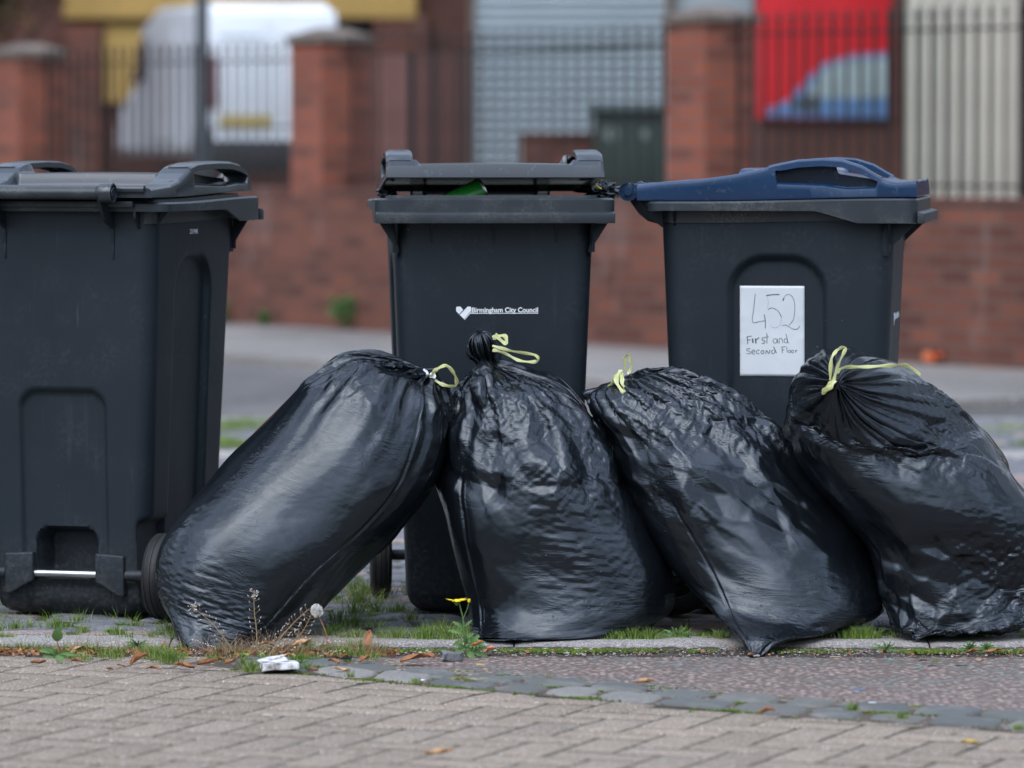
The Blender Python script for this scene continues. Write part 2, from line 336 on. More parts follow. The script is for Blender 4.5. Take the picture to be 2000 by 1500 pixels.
# ------------------------------------------------------------------ wheelie bin (local: front -y, hinge and wheels +y)
def sstep(a, b, x):
    t = np.clip((x - a) / (b - a), 0, 1); return t * t * (3 - 2 * t)
def rr_sd(x, y, x0, x1, y0, y1, r):
    "signed distance to a rounded rectangle"
    cx, cy = (x0 + x1) / 2, (y0 + y1) / 2
    qx = np.abs(x - cx) - (x1 - x0) / 2 + r; qy = np.abs(y - cy) - (y1 - y0) / 2 + r
    return np.minimum(np.maximum(qx, qy), 0) + np.hypot(np.maximum(qx, 0), np.maximum(qy, 0)) - r
def rrect(n, hx, y0, y1, r):
    "n points evenly spread round a rounded rectangle, with outward normals"
    pts = []; cs = [(hx - r, y1 - r, 0), (-hx + r, y1 - r, 90), (-hx + r, y0 + r, 180), (hx - r, y0 + r, 270)]
    segs = []
    for i, (cx, cy, a) in enumerate(cs):
        segs.append(('arc', cx, cy, a)); nx = cs[(i + 1) % 4]; segs.append(('line', i))
    out = []
    for i, (cx, cy, a) in enumerate(cs):
        for k in range(24): t = R(a + 90 * k / 23); out.append((cx + r * math.cos(t), cy + r * math.sin(t)))
    out.append(out[0]); out = np.array(out); L = np.concatenate([[0], np.cumsum(np.hypot(*np.diff(out, axis=0).T))])
    s = np.linspace(0, L[-1], n, endpoint=False); return np.stack([np.interp(s, L, out[:, 0]), np.interp(s, L, out[:, 1])], 1)
def body_mesh():
    nu, zs = 336, np.concatenate([np.linspace(0, .05, 10)[:-1], np.linspace(.05, .961, 131)])
    V = np.zeros((len(zs), nu, 3))
    for j, z in enumerate(zs):
        t = z / .93; hx = .198 + .036 * t; yf = -.232 - .042 * t; yr = .235 + .037 * t
        sh = .05 * (1 - math.sqrt(max(0, 1 - (1 - min(1, z / .05)) ** 2)))
        pts = rrect(nu, hx - sh, yf + sh, yr - sh, .045)
        nx = np.roll(pts, -1, 0) - np.roll(pts, 1, 0); nrm = np.stack([nx[:, 1], -nx[:, 0]], 1); nrm /= np.linalg.norm(nrm, axis=1)[:, None]
        x, y = pts[:, 0].copy(), pts[:, 1].copy(); Z = np.full(nu, z)
        side = (np.abs(nrm[:, 0]) > .92); rear = nrm[:, 1] > .92
        d = np.zeros(nu)
        sd = rr_sd(y, Z, -.115, .112, -.3, .838, .085); d += np.where(side, .017 * (1 - sstep(-.011, .004, sd)), 0)
        sd = rr_sd(x, Z, -.108, .108, -.2, .53, .045); d += np.where(rear, .014 * (1 - sstep(-.009, .004, sd)), 0)
        sd = rr_sd(x, Z, -.074, .074, .088, .205, .03); d += np.where(rear, .075 * (1 - sstep(-.010, .003, sd)), 0)
        x -= nrm[:, 0] * d; y -= nrm[:, 1] * d
        m = sstep(.235, .215, Z) * sstep(.09, .11, y)        # wheel wells
        lim = .178; x = np.where(np.abs(x) > lim, np.sign(x) * (lim + (np.abs(x) - lim) * (1 - m)), x)
        und = sstep(.085, .07, Z); y = np.where(y > .16, y - .012 * und * sstep(.16, .2, y), y)
        V[j, :, 0], V[j, :, 1], V[j, :, 2] = x, y, Z
    nv = len(zs); idx = np.arange(nv * nu).reshape(nv, nu); a = idx[:-1]; b = idx[1:]
    F = np.stack([a, np.roll(a, -1, 1), np.roll(b, -1, 1), b], -1).reshape(-1, 4)
    me = npmesh('bin_body', V.reshape(-1, 3), F); bm = bmesh.new(); bm.from_mesh(me); bm.verts.ensure_lookup_table()
    bm.faces.new([bm.verts[i] for i in range(nu)][::-1]); bm.to_mesh(me); bm.free(); return me
def rim_mesh():
    n = 300; o = rrect(n, .2785, -.33, .30, .03); i = rrect(n, .243, -.29, .272, .03); i2 = rrect(n, .2785 - .005, -.325, .295, .028)
    w = rrect(n, .232, -.272, .27, .04)
    def low(y): return .944 - .028 * np.clip((-.094 - y) / .096, 0, 1)
    def top(y): return .966 + .008 * sstep(.2, -.3, y)
    rows = [np.column_stack([w, low(w[:, 1]) + .010]), np.column_stack([i2, low(i2[:, 1]) + .004]), np.column_stack([i2, low(i2[:, 1])]), np.column_stack([o, low(o[:, 1]) + .001]),
            np.column_stack([o, top(o[:, 1]) - .004]), np.column_stack([i2, top(i2[:, 1])]), np.column_stack([i, top(i[:, 1])]), np.column_stack([i * .995, top(i[:, 1]) + .007]), np.column_stack([i * .985, top(i[:, 1]) + .007]), np.column_stack([i - (i * [.02, .02]), top(i[:, 1]) - .05])]
    V = np.concatenate(rows); k = len(rows); idx = np.arange(k * n).reshape(k, n); F = np.stack([idx[:-1], np.roll(idx[:-1], -1, 1), np.roll(idx[1:], -1, 1), idx[1:]], -1).reshape(-1, 4)
    return npmesh('rim', V, F)
LID_BLUE = dict(p=[(.34, 1.000), (.326, 1.004), (.263, 1.012), (.18, 1.017), (.096, 1.029), (.043, 1.040), (.001, 1.051), (-.049, 1.061), (-.107, 1.0645), (-.154, 1.061), (-.195, 1.048), (-.229, 1.028), (-.257, 1.014), (-.279, 1.011), (-.324, 1.015)], s0=.0, s1=-.232, fl=[1.002, .999, 1.007, 1.011], iw=-.135, cf=.030)
LID_GREY = dict(p=[(.34, 1.000), (.3, 1.004), (.2, 1.010), (.14, 1.022), (.10, 1.040), (.068, 1.057), (.03, 1.065), (-.03, 1.068), (-.12, 1.070), (-.20, 1.068), (-.26, 1.060), (-.29, 1.050), (-.31, 1.036), (-.324, 1.020)], s0=.055, s1=-.300, fl=[1.008, 1.003, 1.003, 1.006], iw=.0, cf=.014)
LID_GREY['p'] = [(y, .985 + (z - .985) * .84) for y, z in LID_GREY['p']]; LID_GREY['bz'] = .0090; LID_BLUE['bz'] = 0.0; LID_GREY['cz'] = -.010; LID_BLUE['cz'] = 0.0
def lid_prof(y, K): return np.interp(y, [p[0] for p in K['p']][::-1], [p[1] for p in K['p']][::-1])
def lid_mesh(K):
    s0, s1 = K['s0'], K['s1']
    xs = np.unique(np.round(np.concatenate([np.linspace(-.252, -.236, 5), np.linspace(-.236, -.165, 30), [-.1915, -.1905, -.1895, -.1885, .1885, .1895, .1905, .1915], np.linspace(-.165, .165, 30), np.linspace(.165, .236, 30), np.linspace(.236, .252, 5)]), 5))
    ys = np.unique(np.round(np.concatenate([np.linspace(-.324, .325, 120), np.linspace(s0 - .006, s0 + .006, 10), np.linspace(s1 - .01, s1 + .01, 10), np.linspace(.08, .12, 16)]), 5)); X, Y = np.meshgrid(xs, ys)
    ax = np.abs(X)
    railz = lid_prof(Y, K)
    cen = K['cz'] * (Y < .1) + np.where(Y > 0, .999 + .042 * sstep(.106, .088, Y), 1.041)          # sunken rear tray, raised middle
    cen = cen - K['cf'] * sstep(-.02, -.32, Y) + .002 * np.cos(X * 9)
    slot = sstep(s0 + .004, s0 - .003, Y) * sstep(s1 - .008, s1 + .002, Y)     # hand openings under the arches
    floor = np.interp(Y, [-.24, -.165, -.11, 0], K['fl'])
    out_ = sstep(.1885, .1905, ax); inw = sstep(K['iw'] - .006, K['iw'] + .006, Y); slot = slot * (out_ + (1 - out_) * (1 - inw)); floor = np.where(ax < .19, np.maximum(floor, np.minimum(cen, railz)), floor)
    rail = railz * (1 - slot) + floor * slot
    cb = .170 + .012 * sstep(.13, .3, Y)
    rw = sstep(cb, cb + .014, ax)
    Z = cen * (1 - rw) + rail * rw
    edge = sstep(.244, .252, ax); Z -= .006 * edge ** 2
    V = np.stack([X, Y, Z], -1); ny, nx = X.shape; idx = np.arange(ny * nx).reshape(ny, nx)
    F = np.stack([idx[:-1, :-1], idx[:-1, 1:], idx[1:, 1:], idx[1:, :-1]], -1).reshape(-1, 4).tolist(); Vl = V.reshape(-1, 3).tolist()
    ring = list(idx[0, :]) + list(idx[1:, -1]) + list(idx[-1, :-1][::-1]) + list(idx[1:-1, 0][::-1])
    def bot(y): return .968 + K['bz'] + .009 * float(sstep(.2, -.3, y))
    def strip(prev, fn):
        base = len(Vl); Vl.extend([fn(*Vl0) for Vl0 in [V0 for V0 in ringv]]); cur = list(range(base, base + len(ring)))
        for q in range(len(ring)): F.append([prev[q], cur[q], cur[(q + 1) % len(ring)], prev[(q + 1) % len(ring)]])
        return cur
    ringv = [Vl[v] for v in ring]
    c = strip(ring, lambda x, y, z: (x * 1.003, y * 1.003 if y < 0 else y, z - .004))
    c = strip(c, lambda x, y, z: (x * 1.008, y * 1.010 if y < 0 else y, bot(y) + .002))
    c = strip(c, lambda x, y, z: (x * 1.004, y * 1.006 if y < 0 else y, bot(y)))
    c = strip(c, lambda x, y, z: (x * .975, y * .98, bot(y)))
    c = strip(c, lambda x, y, z: (x * .965, y * .97, .992))
    F.append(c)
    me = pymesh('lid', Vl, F); bm = bmesh.new(); bm.from_mesh(me); bmesh.ops.recalc_face_normals(bm, faces=bm.faces); bm.to_mesh(me); bm.free(); return me
def handle_mesh(s, K):
    "arched grip over the hand opening"
    s0, s1 = K['s0'], K['s1']; ys = np.linspace(s0 + .018, s1 - .012, 44); V = []; F = []
    for k, y in enumerate(ys):
        z = float(lid_prof(y, K)) + .0012; e = float(sstep(s0 + .018, s0 - .02, y) * sstep(s1 - .012, s1 + .03, y)); th = .004 + .004 * e
        a, b = s * .1905, s * .2528
        V += [(a, y, z - .002), (s * .197, y, z + .0015), (s * .243, y, z + .0015), (s * .2518, y, z - .004), (b, y, z - .012 - .005 * e), (s * .2475, y, z - .012 - .005 * e), (s * .244, y, z - th), (s * .197, y, z - th), (a, y, z - th - .006)]
    n = 9
    for k in range(len(ys) - 1):
        for q in range(n): F.append((k * n + q, k * n + (q + 1) % n, (k + 1) * n + (q + 1) % n, (k + 1) * n + q))
    F += [tuple(range(n)), tuple(range((len(ys) - 1) * n, len(ys) * n))]
    me = pymesh('lid_handle', V, F); bm = bmesh.new(); bm.from_mesh(me); bmesh.ops.recalc_face_normals(bm, faces=bm.faces); bm.to_mesh(me); bm.free(); return me
BODY, RIM = body_mesh(), rim_mesh()
def make_bin(label, loc, rz, lidmat, lid_open=0.0, lid_shift=(0, 0, 0), group='wheeled bins standing on the cobbled footway'):
    t = empty('wheelie_bin', loc, rz); tag(t, label, 'wheelie bin', group)
    body = link('body', BODY, M['bin'], t)
    BODY.set_sharp_from_angle(angle=R(50))
    rim = link('rim', RIM, M['rim'], t); RIM.set_sharp_from_angle(angle=R(35))
    g = MB(); g.prism([(-.3465, .9165), (-.3465, .940), (-.329, .944), (-.329, .9165)], 'x', -.2775, .2775)
    g.build('front_lip', M['rim'], t, .0025)
    for s in (-1, 1):
        g = MB(); g.prism([(-.325, .918), (-.245, .918), (-.245, .84), (-.268, .84), (-.27, .865)], 'x', s * .224, s * .228); g.build('gusset', M['bin'], t, .001)
        g = MB(); g.prism([(s * .232, .918), (s * .268, .918), (s * .236, .868), (s * .236, .848), (s * .22, .848)], 'y', -.266, -.260); g.build('gusset', M['bin'], t, .001)
        g = MB(); g.prism([(s * .226, .945), (s * .262, .945), (s * .228, .905)], 'y', .235, .241); g.build('gusset', M['bin'], t, .001)
    for x in (-.145, 0, .145): g = MB(); g.prism([(-.272, .918), (-.285, .918), (-.27, .865)], 'x', x - .0025, x + .0025); g.build('rib', M['bin'], t)
    g = MB()                                     # hinge brackets rising from the back of the body
    arc = [(.262, .966), (.262, .868), (.272, .868), (.276, .905), (.290, .912), (.312, .918), (.333, .935), (.350, .958), (.362, .976)]
    head = [(.355 + .0165 * math.cos(R(a)), .988 + .0165 * math.sin(R(a))) for a in range(-40, 200, 20)]
    for x in (-.135, .135):
        g = MB(); g.prism(arc + head + [(.33, .968)], 'x', x - .004, x + .004); g.box(x - .0025, x + .0025, .258, .272, .835, .88); g.build('hinge_bracket', M['bin'], t, .0015)
    for x in (-.2, .2): g = MB(); g.prism([(.262, .96), (.262, .905), (.272, .905), (.3, .93), (.3, .96)], 'x', x - .003, x + .003); g.build('rear_gusset', M['bin'], t, .001)
    g = MB(); g.tube([(-.163, .355, .988), (.163, .355, .988)], .0150, 24)
    g.build('handle_bar', M['rim'], t, smooth=True)
    g = MB(); g.box(-.2, .2, .282, .312, .955, .969); g.build('rear_ledge', M['rim'], t, .003)
    KL = LID_BLUE if lidmat is M['lid_blue'] else LID_GREY; lid = link('lid', lid_mesh(KL), lidmat, t); lid.data.set_sharp_from_angle(angle=R(30))
    g = MB(); g.tube([(-.236, .3265, .9965), (.236, .3265, .9965)], .009, 14); g.build('rear_roll', lidmat, lid, smooth=True)
    for s in (-1, 1):
        hm = handle_mesh(s, KL); hm.materials.append(lidmat); h = link('lid_handle', hm, None, lid); hm.set_sharp_from_angle(angle=R(45))
        a = MB()                                  # hinge knuckle arm with ribbed boss
        x0, x1 = (s * .1405, s * .165) if s > 0 else (s * .165, s * .1405)
        pr = [(.30, .976), (.30, 1.006), (.335, 1.006), (.352, 1.0055)] + [(.355 + 0.0225 * math.cos(R(q)), .988 + .0225 * math.sin(R(q))) for q in range(75, -120, -15)] + [(.335, .974)]
        a.prism(pr, 'x', x0, x1); a.build('hinge_arm', lidmat, lid, .0015)
        b = MB(); xx = s * .1652
        b.lathe([(.0225, xx), (.0225, xx + s * .006), (.0195, xx + s * .006), (.0195, xx + s * .0008)], Matrix.Translation((0, .355, .988)), 28)
        b.lathe([(.0001, xx + s * .005), (.0095, xx + s * .005), (.0105, xx + s * .004), (.0105, xx)], Matrix.Translation((0, .355, .988)), 20)
        for q in range(6):
            an = R(q * 60 + 15); b.box(min(xx, xx + s * .003), max(xx, xx + s * .005), .0100, .0196, -.0009, .0009, Matrix.Translation((0, .355, .988)) @ Matrix.Rotation(an, 4, 'X'))
        b.build('hinge_boss', lidmat, lid, smooth=True)
    if lid_open or any(lid_shift):
        p = Vector((0, .355, .988)); Mx = Matrix.Translation(Vector(lid_shift)) @ Matrix.Translation(p) @ Matrix.Rotation(lid_open, 4, 'X') @ Matrix.Translation(-p); lid.matrix_local = Mx
    for s in (-1, 1):
        o_, i_ = s * .15, s * .078; g = MB()
        g.prism([(i_, .150), (o_, .146), (o_, .050), (o_ - s * .018, .053), (i_ + s * .012, .078), (i_, .082)], 'y', .205, .250); g.build('axle_housing', M['bin'], t, .005, seg=3)
    ax = MB(); ax.tube([(-.255, .235, .1), (.255, .235, .1)], .0085, 16); ax.build('axle', M['steel'], t, smooth=True)
    for s in (-1, 1): ax = MB(); ax.tube([(s * .151, .235, .1), (s * .222, .235, .1)], .013, 16); ax.build('axle_sleeve', M['bin'], t, smooth=True)
    for s in (-1, 1):
        wl = empty('wheel', (s * .248, .235, .1)); wl.parent = t
        k = MB(); k.lathe([(.068, -.0235), (.085, -.025), (.094, -.0235), (.0985, -.018), (.0995, -.0165), (.0975, -.0145), (.0975, -.0125), (.0998, -.011), (.0998, -.002), (.098, -.001), (.098, .001), (.0998, .002), (.0998, .011), (.0975, .0125), (.0975, .0145), (.0995, .0165), (.0985, .018), (.094, .0235), (.085, .025), (.068, .0235), (.068, -.0235)], n=56)
        k.build('tyre', M['rubber'], wl, smooth=True, angle=60)
        k = MB(); k.lathe([(.068, -.02), (.06, -.02), (.058, -.008), (.03, -.008), (.026, -.024), (.012, -.026), (.012, .026), (.026, .024), (.03, .008), (.058, .008), (.06, .02), (.068, .02), (.068, -.02)], n=40)
        for q in range(8): k.box(-.014, .014, .027, .06, -.0025, .0025, Matrix.Rotation(R(45 * q), 4, 'X'))
        k.build('hub', M['bin'], wl, smooth=True, angle=40)
    return t
GREY_R = make_bin('charcoal wheeled bin at far left, turned with its hinge bar and wheels forward', (-.968, .21, .0), R(162.5), M['lid_grey'])
MID = make_bin('charcoal wheeled bin in the middle facing forward, grey lid propped ajar over rubbish', (-.058, .285, .0), R(3.4), M['lid_grey'], lid_open=-R(2.6), lid_shift=(0, 0, .004))
BLUE = make_bin('wheeled bin with a blue lid and handwritten paper stuck to its side', (.648, .238, .0), R(82), M['lid_blue'])

def text_mesh(s, size, offset=0.0, spacing=1.0):
    c = bpy.data.curves.new('txt', 'FONT'); c.body = s; c.size = size; c.offset = offset; c.extrude = .00025; c.space_character = spacing; c.resolution_u = 4
    o = bpy.data.objects.new('txt', c); COL.objects.link(o); dg = bpy.context.evaluated_depsgraph_get(); me = bpy.data.meshes.new_from_object(o.evaluated_get(dg))
    bpy.data.objects.remove(o); bpy.data.curves.remove(c); return me
def fit(me, w, h=None):
    V = np.zeros(len(me.vertices) * 3, np.float32); me.vertices.foreach_get('co', V); V = V.reshape(-1, 3)
    x0, x1 = V[:, 0].min(), V[:, 0].max(); V[:, 0] = (V[:, 0] - x0) * w / (x1 - x0)
    if h: y1 = V[:, 1].max(); V[:, 1] *= h / y1
    me.vertices.foreach_set('co', V.ravel()); me.update(); return me
# --- council print on the front of the middle bin; surface plane of the front wall
def face_matrix(side, u, z):
    "matrix on a bin wall: x along the wall (reading direction), y up, z outward"
    t = z / .93
    if side == 'front':
        sl = math.atan(.042 / .93); M3 = Matrix(((1, 0, 0), (0, -math.sin(sl), -math.cos(sl)), (0, math.cos(sl), -math.sin(sl)))); o = Vector((u, -.232 - .042 * t, z))
    if side == 'left':      # local -x wall, reading towards -y
        sl = math.atan(.036 / .93); M3 = Matrix(((0, -math.sin(sl), -math.cos(sl)), (-1, 0, 0), (0, math.cos(sl), -math.sin(sl)))); o = Vector((-.198 - .036 * t, u, z))
    if side == 'right':
        sl = math.atan(.036 / .93); M3 = Matrix(((0, math.sin(sl), math.cos(sl)), (1, 0, 0), (0, math.cos(sl), -math.sin(sl)))); o = Vector((.198 + .036 * t, u, z))
    return Matrix.Translation(o) @ M3.to_4x4()
logo = empty('council_print'); logo.parent = MID; logo.matrix_local = face_matrix('front', -.088, .708) @ Matrix.Translation((0, 0, .0008))
k = 1 / 842.0
me = fit(text_mesh('Birmingham City Council', .02, .00045, 1.0), 130 * k, 9.6 * k); link('lettering', me, M['print'], logo, (31 * k, 0, 0), smooth=False)
g = MB(); g.box(28 * k, 161.5 * k, -2.6 * k, -1.3 * k, -.0003, .0003)
g.build('underline', M['print'], logo)
g = MB()
def pl(pts): g.prism([((x) * k, (y) * k) for x, y in pts], 'z', -.0003, .0003)
pl([(0, 2.5), (0, 9.5), (1.8, 11.2), (8.5, 11.2), (13.8, 5.0), (5.8, -3.6)]); pl([(6.8, -4.8), (22.5, 11.2), (28.2, 11.2), (29.6, 9.5), (29.6, 3.5), (15.8, -13.2)]); pl([(16.6, -15.2), (16.0, -14.2), (29.6, 1.9), (30.6, 1.1)])
g.build('heart_emblem', M['print'], logo)
# the same council print on the blue-lidded bin's front wall (sliver seen at its edge)
lc = copy_tree(logo, BLUE); lc.matrix_local = face_matrix('front', -.088, .690) @ Matrix.Translation((0, 0, .0008))
me = fit(text_mesh('23194R', .01, .0001, .95), 17 * k, 9.5 * k)
sn = link('serial_number', me, M['print'], GREY_R, smooth=False); sn.matrix_local = face_matrix('left', .035, .889) @ Matrix.Diagonal((2.6, 1, 1, 1)) @ Matrix.Translation((0, 0, .0012))
# --- paper label with handwriting on the near side of the blue bin
SD = -.017
pm = face_matrix('left', .012, .663) @ Matrix.Translation((0, 0, SD + .0012))
pap = empty('paper_label'); pap.parent = BLUE; pap.matrix_local = pm
PW, PH = 127 * k, 178 * k
nx_, ny_ = 24, 32; V = []; F = []
for j in range(ny_ + 1):
    for i in range(nx_ + 1):
        u, v = i / nx_, j / ny_; x = (u - .5) * PW; y = (v - .5) * PH
        z = .0006 + .0016 * math.exp(-((abs(u - .5) - .47) / .06) ** 2) * (math.exp(-((v - .66) / .02) ** 2) + math.exp(-((v - .42) / .02) ** 2)) + .0002 * math.sin(9 * u + 5 * v)
        V.append((x, y, z))
for j in range(ny_):
    for i in range(nx_): a = j * (nx_ + 1) + i; F.append((a, a + 1, a + nx_ + 2, a + nx_ + 1))
sh = link('sheet', pymesh('sheet', V, F), M['paper'], pap); md = sh.modifiers.new('t', 'SOLIDIFY'); md.thickness = .0004; md.offset = -1
ST = [  # strokes read off the sheet: (weight, points)
 (2.6, [(237, 55), (228, 140), (218, 240), (262, 239), (300, 232)]), (3.4, [(296, 190), (303, 240), (303, 285)]),
 (4.5, [(395, 60), (350, 62), (308, 68)]), (1.2, [(312, 68), (322, 110), (318, 150)]), (3, [(322, 160), (345, 148), (385, 168), (410, 210)]), (1.3, [(410, 210), (398, 262), (362, 280), (338, 262)]),
 (5, [(418, 102), (424, 84)]), (2.2, [(424, 84), (440, 64), (466, 62), (490, 95), (496, 160), (486, 225), (458, 262)]), (2.6, [(414, 264), (440, 262), (480, 284), (512, 287), (528, 266)]),
 (4, [(184, 338), (187, 388)]), (3, [(178, 340), (214, 334)]), (3, [(185, 362), (206, 358)]), (6, [(218, 350), (222, 380)]), (6, [(238, 350), (241, 382)]), (4, [(240, 360), (262, 344)]),
 (3, [(302, 346), (284, 346), (282, 360), (300, 366), (296, 380), (280, 382)]), (3, [(311, 314), (314, 340), (313, 382)]), (2.4, [(300, 342), (326, 338)]),
 (2.8, [(378, 352), (360, 352), (354, 368), (362, 381), (376, 374), (381, 352), (384, 382)]), (2.8, [(394, 382), (395, 352), (410, 350), (418, 380)]), (2.8, [(446, 354), (430, 352), (426, 368), (436, 378), (448, 366), (438, 318)]), (2.8, [(446, 350), (453, 381)]),
 (3, [(204, 420), (188, 416), (180, 428), (202, 438), (202, 450), (180, 450)]), (2.8, [(216, 440), (234, 436), (228, 425), (215, 432), (216, 450), (236, 452)]), (2.8, [(266, 426), (248, 428), (245, 446), (264, 450)]),
 (2.8, [(286, 428), (274, 436), (278, 449), (292, 446), (292, 430), (284, 427)]), (3, [(306, 452), (310, 428), (326, 450), (332, 424)]), (3, [(356, 424), (344, 432), (346, 446), (360, 446), (366, 430), (356, 402), (376, 446)]),
 (3, [(412, 406), (414, 446)]), (3, [(408, 406), (434, 402)]), (2.6, [(413, 426), (428, 422)]), (2.6, [(442, 402), (446, 440)]), (2.6, [(462, 424), (452, 432), (456, 442), (468, 440), (468, 428), (460, 424)]), (2.6, [(482, 424), (474, 432), (478, 442), (488, 440), (488, 428), (481, 424)]),
 (3, [(500, 424), (503, 442)]), (3, [(502, 432), (512, 424)])]
hw, hf = MB(), MB()
def catm(p, n=5):
    p = [Vector(q) for q in p]
    if len(p) < 3: return p
    out = []
    for i in range(len(p) - 1):
        a, b, c, d = p[max(i - 1, 0)], p[i], p[i + 1], p[min(i + 2, len(p) - 1)]
        for s in range(n):
            t = s / n; out.append(.5 * (2 * b + (c - a) * t + (2 * a - 5 * b + 4 * c - d) * t * t + (3 * b - a - 3 * c + d) * t ** 3))
    return out + [p[-1]]
for wt, pts in ST:
    q = catm([((x - 347.5) * .3 * k, -(y - 301) * .3 * k, .0011) for x, y in pts]); mb = hf if wt < 1.5 else hw
    V = []; F = []
    for i, p in enumerate(q):
        t = (q[min(i + 1, len(q) - 1)] - q[max(i - 1, 0)]); nn = Vector((-t.y, t.x, 0)).normalized() * (wt * .19 * k)
        V += [p - nn, p + nn]
    F = [(2 * i, 2 * i + 2, 2 * i + 3, 2 * i + 1) for i in range(len(q) - 1)]; mb.add(V, F)
hw.build('handwriting', M['ink'], pap); hf.build('faint_handwriting', M['inkfaint'], pap)
# ------------------------------------------------------------------ ground
rng = np.random.default_rng(7)
def unit(v): return v / np.linalg.norm(v)
KB = lambda x: -.455 - .012 * x            # back edge of the kerb (runs slightly askew)
KW, KH = .155, .025
def sheet(name, poly, z, mat, n=1):
    me = pymesh(name, [(x, y, z) for x, y in poly], [tuple(range(len(poly)))]); o = link(name, me, mat, smooth=False); tag(o, kind='structure'); return o
sheet('ground', [(-150, -60), (150, -60), (150, 250), (-150, 250)], -.075, M['asphalt'])
def blocks(quads, h, drop, bev, mat, name, jit=.0015, tilt=.0015, seed=1, sub=False):
    "bevelled stone blocks from top-face quads (list of 4 xy), all in one mesh"
    rg = np.random.default_rng(seed); V = []; F = []
    for q in quads:
        q = np.array(q, float); c = q.mean(0); b = len(V); dz = rg.normal(0, jit); tx, ty = rg.normal(0, tilt, 2) / .1
        def z(p): return h + dz + (p[0] - c[0]) * tx + (p[1] - c[1]) * ty
        inn = c + (q - c) * (1 - bev / np.maximum(np.linalg.norm(q - c, axis=1)[:, None], 1e-6) * 1.4)
        mid = c + (q - c) * (1 - bev / np.maximum(np.linalg.norm(q - c, axis=1)[:, None], 1e-6) * .4)
        for p in inn: V.append((p[0], p[1], z(p)))
        for p in mid: V.append((p[0], p[1], z(p) - bev * .35))
        for p in q: V.append((p[0], p[1], z(p) - bev))
        for p in q: V.append((p[0], p[1], h - drop))
        V.append((c[0], c[1], z(c) + bev * .3))
        F += [(b + i, b + (i + 1) % 4, b + 16) for i in range(4)]
        for r in range(3):
            for i in range(4): F.append((b + r * 4 + i, b + r * 4 + 4 + i, b + r * 4 + 4 + (i + 1) % 4, b + r * 4 + (i + 1) % 4))
    o = link(name, pymesh(name, V, F), mat); tag(o, kind='structure'); return o
# footway of stone setts behind the kerb, mossy joints
q1, q2 = [], []
y = 0.0; row = 0
while y < 8.4:
    wy = rng.uniform(.095, .125); x = -3.2 - rng.uniform(0, .2)
    while x < 3.2:
        L = rng.uniform(.15, .25); g = rng.uniform(.006, .011); gy = rng.uniform(.007, .013)
        yy = KB(x) + .015 + y; j = lambda: rng.normal(0, .003)
        qd = [(x + g + j(), yy + gy + j()), (x + L - g + j(), yy + gy + j()), (x + L - g + j(), yy + wy - gy + j()), (x + g + j(), yy + wy - gy + j())]
        (q2 if rng.random() < .08 else q1).append(qd); x += L
    y += wy; row += 1
FQ1, FQ2 = q1, q2
def grid_sheet(name, x0, x1, y0f, y1f, nx, ny, zf, mat):
    V = []; xs = np.linspace(x0, x1, nx)
    for j in range(ny):
        for x in xs:
            a, b = y0f(x), y1f(x); yy = a + (b - a) * j / (ny - 1); V.append((x, yy, zf(x, yy)))
    F = [(j * nx + i, j * nx + i + 1, (j + 1) * nx + i + 1, (j + 1) * nx + i) for j in range(ny - 1) for i in range(nx - 1)]
    o = link(name, pymesh(name, V, F), mat); tag(o, kind='structure'); return o
from mathutils import noise as mn
def nz(x, y, s, seed=0): return mn.noise(Vector((x * s, y * s, seed * 7.3)))
grid_sheet('footway_bed', -3.3, 3.3, lambda x: KB(x) - .02, lambda x: KB(x) + 8.45, 400, 300, lambda x, y: -.0085 + .004 * nz(x, y, 14), M['joint'])
# kerb stones: rounded nose, joints between stones
def kerb(name, back, z0, xs, mat, w=KW, h=KH, seed=0, mirror=1):
    V = []; F = []; prof = [(0, -.02), (0, -.003), (.004, 0), (.4, .0), (.62, -.001), (.78, -.004), (.88, -.009), (.95, -.017), (.985, -.026), (1.0, -.036), (1.0, -.06), (1.0, -.1)]
    for a, b in zip(xs[:-1], xs[1:]):
        n = max(4, int((b - a) / .02)); st = len(V)
        for i in range(n + 1):
            x = a + .002 + (b - a - .004) * i / n; e = min(i, n - i); r = .003 if e == 0 else 0
            for d, zz in prof:
                V.append((x, back(x) - mirror * (d * w) + .002 * nz(x, d, 3, seed) , z0 + zz * (h / .036) - r + .0018 * nz(x * 9, d * 3, 2, seed)))
        m = len(prof)
        for i in range(n):
            for k2 in range(m - 1): p = st + i * m + k2; F.append((p, p + 1, p + m + 1, p + m))
        F.append(tuple(range(st, st + m))); F.append(tuple(range(st + n * m, st + (n + 1) * m))[::-1])
    o = link(name, pymesh(name, V, F), mat); o.data.set_sharp_from_angle(angle=R(60)); tag(o, kind='structure'); return o
jx = [G(x, 1262, 0).x for x in (325, 1004, 1822)]
kerb('kerb', KB, 0.0, [-3.2, -2.35, -1.6, jx[0], jx[1], jx[2], 1.9, 2.75, 3.3], M['kerb'])
kf = lambda x: KB(x) + 5.02 - .02
kerb('far_side_kerb', lambda x: KB(x) + 8.46, 0.0, list(np.arange(-3.3, 3.4, .9)), M['kerb'], mirror=-1, seed=3)
kerb('middle_kerb', lambda x: KB(x) + 6.3, .012, list(np.arange(-3.3, 3.4, .9)), M['kerb'], seed=5)
